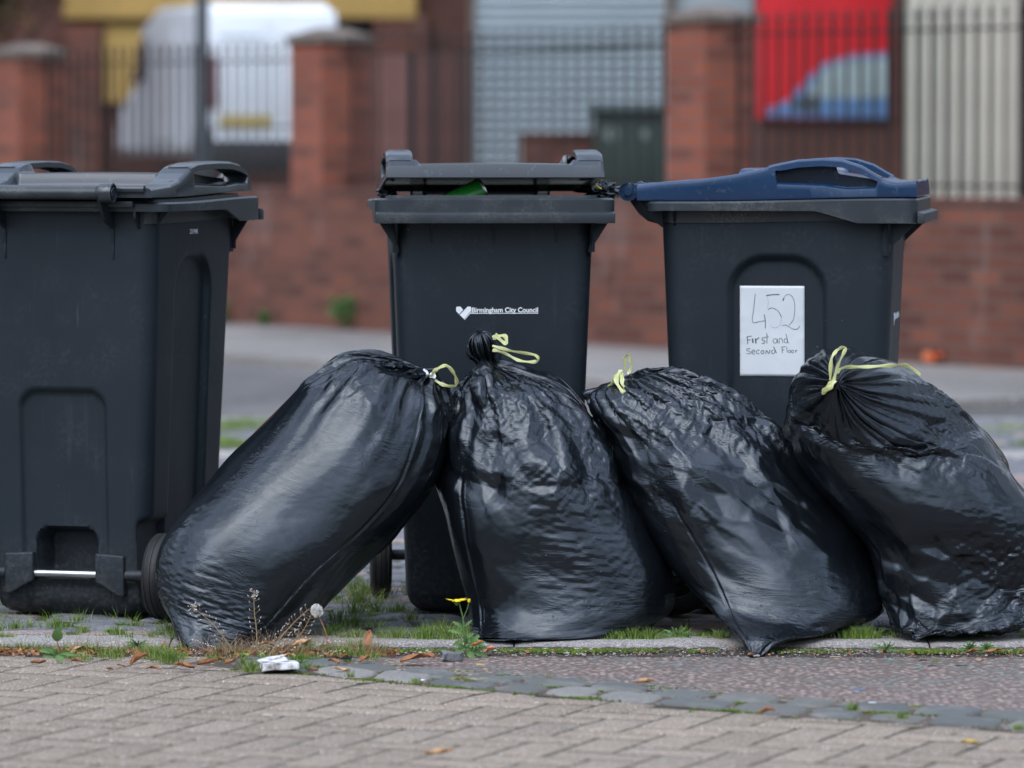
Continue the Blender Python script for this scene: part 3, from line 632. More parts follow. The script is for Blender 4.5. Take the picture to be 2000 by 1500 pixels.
# gutter grit, road surface dressing, sett border, herringbone paving (all on the lower side)
ZR = -.025
def curve_sett(xpx): return np.interp(xpx, [-200, 300, 560, 700, 850, 1000, 1250, 1500, 1750, 2000, 2300], [1288, 1291, 1300, 1314, 1327, 1340, 1360, 1382, 1398, 1414, 1440])
cs_pts = [G(x, float(curve_sett(x)), ZR) for x in range(-200, 2301, 25)]
CSX = np.array([p.x for p in cs_pts]); CSY = np.array([p.y for p in cs_pts])
def csy(x): return float(np.interp(x, CSX, CSY))          # centre line of the two-row sett border
grid_sheet('gutter_grit', -3.3, 3.3, lambda x: KB(x) - KW - .13 - .03 * math.sin(x * 5), lambda x: KB(x) - KW + .004, 420, 12,
           lambda x, y: ZR - .001 + (.015 * max(0, 1 - (KB(x) - KW - y) / .12)) + .004 * nz(x, y, 30), M['soil'])
grid_sheet('dressed_road_strip', -.35, 3.3, lambda x: csy(x) + .10, lambda x: KB(x) - KW - .055 + .012 * math.sin(x * 9) + .008 * math.sin(x * 23), 200, 24, lambda x, y: ZR + .003 + .0015 * nz(x, y, 40), M['chips'])
sheet('paving_bed', [(-4, -4.2), (4, -4.2), (4, -.5), (-4, -.5)], ZR + .0002, M['paverjoint'])
q = []
for rowi, off in ((0, .084), (1, -.070)):
    x = -.62 + rowi * .07
    while x < 2.2:
        L = rng.uniform(.10, .15); g = .0085; sk = .045
        def yc(xx): return csy(xx) + off
        hw_ = .061; j = lambda: rng.normal(0, .0035)
        q.append([(x + g + j(), yc(x) - hw_ + j()), (x + L - g + j(), yc(x + L) - hw_ + j()), (x + L - g + sk + j(), yc(x + L) + hw_ + j()), (x + g + sk + j(), yc(x) + hw_ + j())])
        x += L
def stones(quads, h, mat, name, seed, dome=.003, rough=.10):
    rg = np.random.default_rng(seed); V = []; F = []; n = 20
    for q in quads:
        q = np.array(q, float); c = q.mean(0); ax, ay = (q[1] + q[2] - q[0] - q[3]) / 4, (q[2] + q[3] - q[0] - q[1]) / 4; b = len(V); dz = rg.normal(0, .002); t1, t2 = rg.normal(0, .018, 2); th = np.arange(n) / n * 2 * np.pi; e = rg.uniform(3.4, 7)
        r_ = 1 / (np.abs(np.cos(th)) ** e + np.abs(np.sin(th)) ** e) ** (1 / e); nzv = rg.normal(0, 1, n); nzv = (nzv + np.roll(nzv, 1) + np.roll(nzv, -1)) / 3; r_ = r_ * (1 + rough * nzv)
        for fr, dd in ((.45, dome), (.78, dome * .75), (.92, dome * .2), (1.0, -.005), (1.02, -.03)):
            for k2 in range(n):
                x, y = np.cos(th[k2]) * r_[k2] * fr, np.sin(th[k2]) * r_[k2] * fr; p = c + ax * x + ay * y; V.append((p[0], p[1], h + dz + dd + t1 * x * .05 + t2 * y * .06 + (.0028 * nz(p[0], p[1], 24, seed) if fr < 1 else 0)))
        V.append((c[0], c[1], h + dz + dome))
        for k2 in range(n): F.append((b + k2, b + (k2 + 1) % n, b + 5 * n))
        for rr in range(4):
            for k2 in range(n): F.append((b + rr * n + k2, b + (rr + 1) * n + k2, b + (rr + 1) * n + (k2 + 1) % n, b + rr * n + (k2 + 1) % n))
    o = link(name, pymesh(name, V, F), mat); tag(o, kind='structure'); return o
stones(FQ1, -.004, M['sett'], 'footway_setts', 2, .0035, .05); stones(FQ2, -.004, M['sett_pink'], 'footway_pink_setts', 3, .0035, .05)
stones(q, ZR + .0055, M['bluesett'], 'sett_border', 9)
grid_sheet('sett_mortar', -.75, 3.3, lambda x: csy(x) - .150, lambda x: csy(x) + .18, 200, 14, lambda x, y: ZR + .0015 + .002 * nz(x, y, 30), M['mortar'])
# 90 degree herringbone of 200 x 100 pavers
ang = R(-22); ca, sa = math.cos(ang), math.sin(ang); W_ = .1; q = []
org = G(700, 1420, ZR)
for i in range(-70, 70):
    for j2 in range(-30, 30):
        bx, by = (i + 2 * j2) * W_ , (i - 2 * j2) * W_
        for (u0, v0, du, dv) in ((bx, by, 2 * W_, W_), (bx, by + W_, W_, 2 * W_)):
            c_ = []
            g, gv = .0040, .0072
            for (uu, vv) in ((u0 + g, v0 + gv), (u0 + du - g, v0 + gv), (u0 + du - g, v0 + dv - gv), (u0 + g, v0 + dv - gv)):
                c_.append((org.x + uu * ca - vv * sa, org.y + uu * sa + vv * ca))
            cx = sum(p[0] for p in c_) / 4; cy = sum(p[1] for p in c_) / 4
            if abs(cx) > 2.6 or cy < -3.9: continue
            lim = (csy(cx) - .15) if cx > -.62 else KB(cx) - KW - .085
            if min(p[1] for p in c_) > lim - .03: continue
            q.append([(px, min(py, csy(px) - .152) if px > -.62 else min(py, KB(px) - KW - .07)) for px, py in c_])
blocks(q, ZR + .002, .03, .0035, M['paver'], 'herringbone_paving', .0003, .00025, 5)
# road between the footway and the far wall, pale strip at the far side
sheet('road', [(-30, KB(0) + 8.7), (30, KB(0) + 8.7), (30, 40), (-30, 40)], -.07, M['asphalt'])
sheet('near_road', [(-30, -40), (30, -40), (30, -4.1), (-30, -4.1)], ZR - .01, M['asphalt'])
# ------------------------------------------------------------------ far side of the street
def WD(x): return 1 / (.03322 + 5.23e-6 * (x - 480))       # distance of the oblique wall line where the photo shows column x
def WP(x):
    D = WD(x); return Vector(((x - 1000) / FPX * D, D - D0, 0))
A_, B_ = WP(-300), WP(2500); wd = (B_ - A_).normalized(); wn = Vector((-abs(wd.y), -abs(wd.x), 0)).normalized()
if wn.y > 0: wn = -wn
WANG = math.atan2(wd.y, wd.x)
GZ = -.07
def wall_frame(name, x, z=GZ, off=0.0):
    p = WP(x) + wn * off; return empty(name, (p.x, p.y, z), WANG)
def wlen(xa, xb): return (WP(xb) - WP(xa)).length
# pavement strip in front of the wall
pa, pb = WP(-900), WP(2600); 
fp_ = None; g = MB(); g.prism([(pa.x, pa.y), (pa.x + wn.x * 2.4, pa.y + wn.y * 2.4), (pb.x + wn.x * 2.4, pb.y + wn.y * 2.4), (pb.x, pb.y)], 'z', GZ - .1, GZ + .05); tag(g.build('far_footpath', M['footpath'], None, .012), kind='structure')
PX = [58, 645, 1388]
CAPZ = [1.69, 1.73, 1.78]
# low brick walls, one per bay (local x along the wall, -y towards the road)
bays = [(-900, PX[0]), (PX[0], PX[1]), (PX[1], PX[2]), (PX[2], 2700)]
blab = ['low red brick wall at the far left, mostly behind the left bin', 'low red brick wall with pale streaks between the two left pillars', 'low red brick wall behind the middle bin', 'low red brick wall at the right under the cream slats']
rlab = ['dark railing left of the leftmost brick pillar', 'dark railing in front of the white van', 'dark railing in front of the grey shuttered unit', 'dark railing in front of the red panel and cream slats']
for bi, (xa, xb) in enumerate(bays):
    L = wlen(xa, xb); t = wall_frame('low_brick_wall', xa); tag(t, blab[bi], 'wall', 'low brick walls along the far footpath')
    g = MB(); g.box(.001, L - .001, -.173, .173, 0, .83); g.build('brickwork', M['brick'], t)
    g = MB(); g.box(.18, L - .18, -.176, .176, .833, .875); g.build('brick_coping', M['brickdark'], t, .006)
    r = wall_frame('iron_railing', xa); tag(r, rlab[bi], 'railing', 'iron railings on the low walls')
    z1 = [1.60, 1.63, 1.66, 1.71][bi]
    g = MB(); g.box(.18, L - .18, -.016, .016, z1, z1 + .012); g.build('rail', M['iron'], r)
    g = MB(); g.box(.18, L - .18, -.016, .016, .93, .942); g.build('rail', M['iron'], r)
    sp = .112; n = int((L - .4) / sp); bar = None
    n0 = 0
    if bi == 0: n0 = max(0, n - 14)
    if bi == 3: n = min(n, 60)
    for k2 in range(n0, n):
        x = .24 + k2 * sp
        if bar is None:
            g = MB(); g.tube([(0, 0, .876), (0, 0, z1 + .06), (0, 0, z1 + .085), (0, 0, z1 + .13)], [.0105, .0105, .016, .001], 8); bar = g.build('bar', M['iron'], r, smooth=True); bar.location.x = x
        else: c = bar.copy(); COL.objects.link(c); c.parent = r; c.location.x = x
plab = ['leftmost brick pillar with a grey stone cap at the photo edge', 'brick pillar with stone cap between the left and middle bins', 'brick pillar with stone cap directly behind the blue lid']
for i, x in enumerate(PX):
    t = wall_frame('brick_pillar', x); tag(t, plab[i], 'pillar', 'capped brick pillars')
    h = CAPZ[i] - GZ; a = .168
    g = MB(); g.box(-a, a, -a, a, 0, h - .075); g.build('shaft', M['brickpier'], t)
    g = MB(); g.box(-a - .022, a + .022, -a - .022, a + .022, h - .075, h - .03); b = a + .022
    g.add([(-b, -b, h - .03), (b, -b, h - .03), (b, b, h - .03), (-b, b, h - .03), (-.06, -.06, h + .02), (.06, -.06, h + .02), (.06, .06, h + .02), (-.06, .06, h + .02)], [(0, 1, 5, 4), (1, 2, 6, 5), (2, 3, 7, 6), (3, 0, 4, 7), (4, 5, 6, 7)])
    g.build('stone_cap', M['coping'], t, .008)
# lamp post just behind the wall
p = P(396, 300, 20.2)
t = empty('street_lamp_post', (p.x, p.y, GZ)); tag(t, 'dark grey steel post rising in front of the white van', 'lamp post')
g = MB(); g.lathe([(.075, 0), (.075, 1.15), (.06, 1.2), (.042, 1.25), (.038, 5.5)], Matrix.Rotation(R(-90), 4, 'Y'), 24); g.build('post', simple('grey_post_paint', (.045, .055, .062), .5), t, smooth=True)
g = MB(); g.tube([(0, 0, 5.4), (0, -.1, 5.6), (0, -.7, 5.75)], .03, 12); g.box(-.09, .09, -1.15, -.6, 5.7, 5.8); g.build('lamp_head', M['iron'], t, smooth=True)

def facade(name, label, cat, xa, xb, Y, h, mat, depth=4.0):
    a, b = P(xa, 300, Y), P(xb, 300, Y); t = empty(name, (a.x, Y, GZ)); tag(t, label, cat); t['_w'] = b.x - a.x; del t['_w']
    return t, b.x - a.x
# --- yellow-fronted brick unit, far left
Y1 = 30.0
def lx(px, Y, t): return P(px, 300, Y).x - t.location.x
def lz(py, Y): return P(1000, py, Y).z - GZ
yel = simple('ochre_yellow_cladding', (.42, .27, .075), .6, var=.2, scale=1.5)
t, W0 = facade('brick_workshop', 'brick unit with ochre yellow fascia and shutter behind the white van', 'building', -1400, 916, Y1, 5, M['brick'])
g = MB(); g.box(0, W0, .02, 5, 0, 5.2); g.build('wall', M['brickdark'], t)
g = MB(); g.box(lx(128, Y1, t), lx(815, Y1, t), -.12, .015, lz(36, Y1), 3.6)
for q_ in range(60):
    xx = lx(128, Y1, t) + .04 + q_ * .13
    if xx < lx(805, Y1, t): g.box(xx, xx + .03, -.135, -.122, lz(36, Y1) + .02, 3.55)
g.build('fascia', yel, t)
g = MB(); g.box(lx(205, Y1, t), lx(330, Y1, t), -.03, .012, lz(200, Y1), lz(48, Y1)); g.build('shutter_panel', yel, t)
g = MB(); g.box(lx(640, Y1, t), lx(722, Y1, t), -.03, .012, lz(62, Y1), lz(26, Y1) - .02); g.build('window', simple('dark_glass', (.01, .012, .015), .15), t)
g = MB(); g.box(lx(130, Y1, t), lx(200, Y1, t), -.1, .012, 0, lz(50, Y1)); g.build('brick_pier', M['brick'], t)
g = MB(); g.box(lx(730, Y1, t), lx(835, Y1, t), -.1, .012, 0, lz(32, Y1)); g.build('brick_pier', M['brick'], t)
g = MB(); g.box(lx(655, Y1, t), lx(728, Y1, t), -.05, .012, 0, lz(95, Y1)); g.build('door', simple('dark_brown_door', (.055, .022, .016), .6), t)
g = MB(); g.box(-.2, W0, -.2, 5.1, 5.2, 5.4); g.build('roof', M['coping'], t, .02)
# --- pale grey corrugated unit, centre
def corr(name, col, pitch, vertical):
    m = NM(name); v = m.tc(); s = m.sep(v); wv = m.n.new('ShaderNodeTexWave'); wv.bands_direction = 'X' if vertical else 'Z'; wv.inputs['Scale'].default_value = 1 / pitch / 3.1416 * 1.57
    m.l.new(v, wv.inputs['Vector']); n = m.noise(1.2, 4); m.set('Base Color', m.mix(n, tuple(c * .88 for c in col), col)); m.set('Roughness', .5); m.bump(wv.outputs[1], .8, .02); return m.m
Y2 = 28.0
grc = simple('pale_grey_shutter', (.34, .41, .44), .5, var=.06, scale=1.5)
t, W0 = facade('shuttered_unit', 'pale grey roller shutter unit behind the middle bin', 'building', 916, 1480, Y2, 5, None)
g = MB(); g.box(0, W0, .06, 5, 0, 4.6); g.build('wall', grc, t)
g = MB(); z = 0.02; x1 = lx(1300, Y2, t)
while z < 4.0:
    g.prism([(.055, z), (.02, z + .012), (.008, z + .04), (.02, z + .068), (.055, z + .08)], 'x', .05, x1); z += .082
g.build('shutter', grc, t, smooth=True, angle=60)
g = MB(); g.box(0, .05, -.02, .06, 0, 4.3).box(x1, x1 + .08, -.02, .06, 0, 4.3).box(0, x1 + .08, -.02, .06, 4.3, 4.42); g.build('shutter_frame', M['coping'], t, .004)
# --- brick unit with the red printed panel, right
Y3 = 27.0
t, W0 = facade('red_panel_building', 'brown brick building with a red printed panel at the right', 'building', 1482, 1792, Y3, 5, None)
g = MB(); g.box(0, W0, .02, 5, 0, 4.8); g.build('wall', M['brickdark'], t)
red = simple('red_printed_panel', (.62, .018, .025), .45, var=.12, scale=2)
g = MB(); g.box(lx(1478, Y3, t), lx(1738, Y3, t), -.05, .012, lz(232, Y3), 4.2); pn = g.build('sign_panel', red, t, .004)
# car printed on the panel: blue body, pale glass
def pp(x, y): return (lx(x, Y3, t), lz(y, Y3))
g = MB(); g.prism([pp(1494, 228), pp(1500, 212), pp(1540, 196), pp(1570, 160), pp(1608, 124), pp(1660, 108), pp(1737, 102), pp(1737, 231)][::-1], 'y', -.056, -.0505); g.build('printed_car', simple('print_blue', (.09, .19, .36), .45, var=.3, scale=4), pn)
g = MB(); g.prism([pp(1568, 192), pp(1590, 156), pp(1618, 128), pp(1660, 116), pp(1732, 112), pp(1734, 190)][::-1], 'y', -.060, -.0565); g.build('printed_glass', simple('print_pale_glass', (.30, .38, .38), .45, var=.3, scale=5), pn)
g = MB(); g.prism([pp(1545, 214), pp(1556, 190), pp(1590, 184), pp(1604, 206), pp(1590, 220)][::-1], 'y', -.064, -.0605); g.build('printed_wheel', simple('print_dark', (.06, .08, .09), .45), pn)
g = MB(); g.tube([(lx(1780, Y3, t), -.06, lz(182, Y3)), (lx(1780, Y3, t), -.06, 4.7)], .045, 14); g.build('downpipe', simple('brown_downpipe', (.07, .022, .014), .5), t, smooth=True)
# --- cream palisade at right
Y4 = 24.0
t = empty('cream_slat_fence', (P(1778, 300, Y4).x, Y4, GZ)); tag(t, 'tall cream vertical slat fence at the right edge', 'fence')
cream = simple('cream_painted_slats', (.58, .53, .44), .6, var=.1, scale=2); palegreen = simple('pale_green_backing', (.36, .40, .33), .7, var=.12, scale=2)
W4 = P(1990, 300, Y4).x - t.location.x
g = MB(); g.box(-.02, W4, .05, .09, lz(392, Y4), 2.9); g.build('backing', palegreen, t)
sl_ = None; x = 0.0
while x < W4 - .03:
    wv = .062
    if sl_ is None: g = MB(); g.box(0, wv, -.02, .02, lz(398, Y4), 3.0); sl_ = g.build('slat', cream, t, .006)
    else: c = sl_.copy(); COL.objects.link(c); c.parent = t; c.location.x = x
    x += .1
g = MB(); g.box(W4, W4 + .14, -.05, .12, 0, 3.2); g.build('end_post', simple('dark_brown_post', (.03, .016, .012), .6), t)
t = empty('rubber_tyre', P(1985, 356, 18.0)); 
g = MB(); g.lathe([(.12, -.08), (.2, -.09), (.24, -.06), (.25, 0), (.24, .06), (.2, .09), (.12, .08), (.12, -.08)], n=40); 
bpy.data.objects.remove(t)
t, W9 = facade('plain_brick_unit', 'dark plain brick unit beyond the cream slat fence, at the right edge', 'building', 2012, 4200, 24.6, 5, None)
g = MB(); g.box(0, W9, .02, 5, 0, 5.0); g.build('wall', M['brickdark'], t); g = MB(); g.box(-.1, W9, -.1, 5.1, 5.0, 5.2); g.build('roof', M['coping'], t, .02)
for xx in (1.2, 3.4): g = MB(); g.box(xx, xx + 1.1, -.01, .015, 1.2, 2.5); g.build('window', simple('dim_window_glass', (.02, .025, .03), .15), t)
# --- dark green waste container and low brick store in front of the grey unit
Y5 = 22.5
t = empty('green_container', (P(1226, 300, Y5).x, Y5, GZ)); tag(t, 'dark green lidded container with two pale round marks behind the railing', 'container')
dg = simple('dark_green_steel', (.011, .028, .02), .45, scale=3)
hw5 = (P(1292, 300, Y5).x - P(1160, 300, Y5).x) / 2; hz = lz(222, Y5)
g = MB(); g.prism([(-hw5 * .93, .12), (hw5 * .93, .12), (hw5, hz), (-hw5, hz)], 'y', -.3, .5)
for s in (-.6, -.2, .2, .6): g.box(s * hw5 - .02, s * hw5 + .02, -.325, -.303, .2, hz * .82)
g.build('tub', dg, t, .012)
g = MB(); g.prism([(-.36, hz + .003), (-.36, hz + .03), (-.1, hz + .07), (.4, hz + .08), (.56, hz + .05), (.56, hz + .003)], 'x', -hw5 - .02, hw5 + .02); g.build('lid', dg, t, .01)
wh = simple('pale_round_mark', (.14, .17, .16), .6)
for s, r_ in ((-.32, .05), (.32, .035)):
    g = MB(); g.prism([(s * hw5 * 1.6 + r_ * math.cos(q_ * .35), hz - .14 + r_ * math.sin(q_ * .35)) for q_ in range(18)], 'y', -.309, -.304); g.build('round_mark', wh, t)
for s in (-1, 1):
    g = MB(); g.lathe([(.001, -.02), (.06, -.02), (.06, .02), (.001, .02)], Matrix.Translation((s * hw5 * .8, -.2, .06)), 20); g.build('castor', M['rubber'], t)
Y6 = 23.0
t = empty('low_brick_store', (P(1018, 300, Y6).x, Y6, GZ)); tag(t, 'low brown brick enclosure left of the dark green container', 'enclosure')
W6 = P(1165, 300, Y6).x - t.location.x
g = MB(); g.box(0, W6, 0, .6, 0, lz(268, Y6)); g.build('wall', M['brick'], t); g = MB(); g.box(-.02, W6 + .02, -.03, .63, lz(268, Y6), lz(258, Y6)); g.build('coping', M['brickdark'], t, .006)
# --- dark brown timber gate screen between van and shutter
Y7 = 25.0
t = empty('timber_gate', (P(668, 300, Y7).x, Y7, GZ)); tag(t, 'dark reddish brown boarded gate between the van and the grey shutter', 'gate')
W7 = P(914, 300, Y7).x - t.location.x; brd = None; x = 0
wood = [simple('gate_board', (.10, .036, .026), .7, var=.35, scale=3), simple('gate_board_dark', (.045, .018, .014), .7, var=.3, scale=3), simple('gate_board_pinkish', (.19, .085, .07), .7, var=.3, scale=3)]
i = 0
while x < W7 - .05:
    g = MB(); g.box(0, .086, 0, .03, .05, lz(100, Y7)); o = g.build('board', wood[(0, 1, 0, 2, 2, 1, 0, 1)[i % 8]], t, .004); o.location.x = x; x += .093; i += 1
g = MB(); g.box(0, W7, .033, .08, .3, .4); g.build('cross_rail', wood[1], t); g = MB(); g.box(0, W7, .033, .08, 1.2, 1.3); g.build('cross_rail', wood[1], t)
# --- white van, seen from its back corner
Y8 = 25.5
vp = empty('parked_van', (P(610, 300, Y8).x, Y8, GZ), R(0)); tag(vp, 'white van with yellow rear plate parked behind the left railing', 'van')
wp = simple('white_van_paint', (.74, .79, .83), .3, var=.04, scale=2); dk = simple('van_dark_trim', (.02, .022, .025), .5); gl = simple('van_glass', (.10, .13, .15), .12)
def vx(px): return P(px, 300, Y8).x - vp.location.x
zt, zb = lz(6, Y8), lz(305, Y8)
xl, xr = vx(402), vx(660)
# local frame: rear face spans xl..xr at y=0; the side runs back and to the left
sd = Vector((P(226, 300, Y8 + 4.2).x - vp.location.x - xl, 4.2, 0))
def side(u, z, inset=0): return Vector((xl, 0, z)) + sd * u + Vector((inset, 0, 0))
oth = Vector((xr - xl, 0, 0))
prof = [(0, zb), (0, zt - .1), (.03, zt), (.55, zt + .02), (.68, zt - .1), (.80, zt - .62), (.84, lz(160, Y8)), (.97, lz(215, Y8)), (1.0, lz(250, Y8)), (1.0, zb - .02), (.9, zb), ]
n = len(prof); V = [side(u, z) for u, z in prof] + [side(u, z) + oth for u, z in prof]
me = pymesh('body', V, [tuple(range(n)), tuple(range(n, 2 * n))[::-1]] + [(i, i + n, (i + 1) % n + n, (i + 1) % n) for i in range(n)])
bm = bmesh.new(); bm.from_mesh(me); bmesh.ops.recalc_face_normals(bm, faces=bm.faces); bmesh.ops.bevel(bm, geom=[e for e in bm.edges if e.calc_face_angle(0) > R(25)], offset=.05, segments=4, affect='EDGES', clamp_overlap=True); bm.to_mesh(me); bm.free()
vb = link('body', me, wp, vp); me.set_sharp_from_angle(angle=R(50))
def quad_on_side(pts, name, mat, off=-.008):
    nn = Vector((-sd.y, sd.x, 0)).normalized(); nn = nn if nn.x < 0 else -nn
    a_ = [side(u, z) + nn * .004 for u, z in pts]; b_ = [v + nn * .012 for v in a_]; m_ = len(pts)
    g = MB(); g.add(a_ + b_, [tuple(range(m_)), tuple(range(m_, 2 * m_))] + [(i, (i + 1) % m_, (i + 1) % m_ + m_, i + m_) for i in range(m_)]); return g.build(name, mat, vp)
quad_on_side([(.62, lz(150, Y8)), (.80, lz(150, Y8)), (.775, zt - .55), (.66, zt - .2), (.62, zt - .2)], 'side_window', gl)
quad_on_side([(.3, zb + .12), (.58, zb + .12), (.58, zt - .15), (.3, zt - .15)], 'sliding_door', wp)
xm = (xl + xr) / 2
for s, (a0, a1) in enumerate(((xl + .04, xm - .006), (xm + .006, xr - .04))):
    g = MB(); g.box(a0, a1, -.02, -.003, zb + .22, zt - .1); d_ = g.build('rear_door', wp, vp, .006)
    g = MB(); g.box(a0 + .06, a1 - .06, -.026, -.021, zb + .88, zt - .24); g.build('window', simple('van_rear_glass', (.42, .48, .52), .15), d_)
g = MB(); g.box(vx(428), vx(528), -.03, -.0205, lz(248, Y8), lz(224, Y8)); g.build('number_plate', simple('yellow_plate', (.42, .33, .12), .5), vp)
g = MB(); g.box(xl + .01, xr - .01, -.09, -.004, zb - .12, zb + .12); g.build('rear_bumper', dk, vp, .02)
for a0 in (xl + .02, xr - .1):
    g = MB(); g.box(a0, a0 + .07, -.035, -.0205, zb + .35, zb + .75); g.build('tail_light', simple('tail_lamp_red', (.16, .05, .05), .3), vp, .006)
for u in (.16, .82):
    for q_ in (0, 1):
        c = side(u, .33) + oth * (0.03 if q_ == 0 else .97); an = math.atan2(sd.y, sd.x)
        wl = empty('wheel', c, an - R(90)); wl.parent = vp
        g = MB(); g.lathe([(.001, -.1), (.2, -.1), (.3, -.11), (.33, -.08), (.33, .08), (.3, .11), (.2, .1), (.001, .1)], n=32); g.build('tyre', M['rubber'], wl, smooth=True)
        g = MB(); g.lathe([(.001, -.115), (.19, -.108), (.19, .108), (.001, .115)], n=24); g.build('hubcap', M['steel'], wl, smooth=True)
# --- black object at right edge, dark foliage tree top left, weeds along the wall
def leaf_cloud(name, n, cen, rad, size, mat, parent=None, seed=1, clump=14):
    rg = np.random.default_rng(seed); cc = rg.normal(0, 1, (clump, 3)); cc /= np.linalg.norm(cc, axis=1)[:, None]; cc *= rg.uniform(.3, .85, (clump, 1))
    k_ = rg.integers(0, clump, n); p = cc[k_] + rg.normal(0, .2, (n, 3)); p = p * np.array(rad) + np.array(cen)
    a = rg.normal(0, 1, (n, 3)); a /= np.linalg.norm(a, axis=1)[:, None]; b = np.cross(a, rg.normal(0, 1, (n, 3))); b /= np.linalg.norm(b, axis=1)[:, None]
    s = size * rg.uniform(.6, 1.3, (n, 1)); V = np.stack([p - a * s, p + b * s * .45, p + a * s, p - b * s * .45], 1).reshape(-1, 3)
    return link(name, npmesh(name, V, np.arange(4 * n).reshape(n, 4)), mat, parent, smooth=False)
Yt = 27.0; p = P(-40, 20, Yt)
t = empty('leafy_tree', (p.x, Yt, GZ)); tag(t, 'dark autumn tree with brownish green leaves at the top left corner', 'tree')
g = MB(); g.tube([(0, 0, 0), (.03, 0, 1.2), (-.04, .05, 2.2), (.02, 0, 3.4)], [.16, .12, .1, .04], 12)
for q_ in range(7):
    a_ = q_ * 2.4; z_ = 1.5 + q_ * .25; g.tube([(0, 0, z_), (.3 * math.cos(a_), .3 * math.sin(a_), z_ + .3), (.6 * math.cos(a_), .6 * math.sin(a_), z_ + .75)], [.04, .025, .008], 6)
g.build('trunk', simple('bark', (.05, .035, .025), .9, bump=.5), t, smooth=True)
leaf_cloud('crown', 9000, (0, 0, 2.9), (.62, .62, 1.25), .05, leafmat('autumn_dark_leaves', [(.3, (.02, .022, .006)), (.55, (.05, .045, .012)), (.75, (.16, .1, .02))], sc=2), t, 3, 26)
wl_ = ['green weed growing at the wall foot behind the left bin', 'broad green weed at the wall foot left of the middle bin', 'low green weed against the wall beyond the left bin']
for i, (px, py, sz) in enumerate(((495, 605, .13), (738, 612, .16), (590, 618, .06))):
    b_ = WP(px) + wn * .26; o = leaf_cloud('wall_weed', 260, (0, 0, sz * .75), (sz * .62, sz * .4, sz * .75), .02, M['weed'], None, 20 + i, 9); o.location = (b_.x, b_.y, GZ + .05); tag(o, wl_[i], 'weed', 'weeds at the foot of the brick wall')
p = P(1823, 686, WD(1823) - D0 - .35); o = leaf_cloud('orange_litter', 40, (0, 0, .02), (.045, .04, .03), .03, M['orange'], None, 31, 5); o.location = (p.x, p.y, GZ + .06); tag(o, 'bright orange scrap on the far footpath by the wall', 'litter')
# ------------------------------------------------------------------ refuse sacks: film relaxed over a full body so that it buckles into creases
def smooth_noise(nv, nu, fv, fu, rg, oct=3, pers=.5):
    "periodic along u"
    out = np.zeros((nv, nu)); amp = 1.0
    for o_ in range(oct):
        av, au = max(2, int(fv * 2 ** o_)) + 1, max(3, int(fu * 2 ** o_))
        g = rg.normal(0, 1, (av + 1, au)); vv = np.linspace(0, av - .001, nv); uu = np.linspace(0, au, nu, endpoint=False)
        vi = vv.astype(int); vf = vv - vi; ui = uu.astype(int); uf = uu - ui; vf = vf * vf * (3 - 2 * vf); uf = uf * uf * (3 - 2 * uf)
        a = g[vi][:, ui % au]; b = g[vi][:, (ui + 1) % au]; c = g[np.minimum(vi + 1, av)][:, ui % au]; d = g[np.minimum(vi + 1, av)][:, (ui + 1) % au]
        out += amp * ((a * (1 - uf) + b * uf) * (1 - vf)[:, None] + (c * (1 - uf) + d * uf) * vf[:, None]); amp *= pers
    return out
def hermite(T, Y, t):
    "Catmull-Rom through rows of Y at parameters T"
    m = np.zeros_like(Y); m[1:-1] = (Y[2:] - Y[:-2]) / (T[2:] - T[:-2])[:, None]; m[0] = (Y[1] - Y[0]) / (T[1] - T[0]); m[-1] = (Y[-1] - Y[-2]) / (T[-1] - T[-2])
    i = np.clip(np.searchsorted(T, t, side='right') - 1, 0, len(T) - 2); h = (T[i + 1] - T[i])[:, None]; s = ((t - T[i]) / (T[i + 1] - T[i]))[:, None]
    return (2 * s ** 3 - 3 * s ** 2 + 1) * Y[i] + (s ** 3 - 2 * s ** 2 + s) * h * m[i] + (-2 * s ** 3 + 3 * s ** 2) * Y[i + 1] + (s ** 3 - s ** 2) * h * m[i + 1]
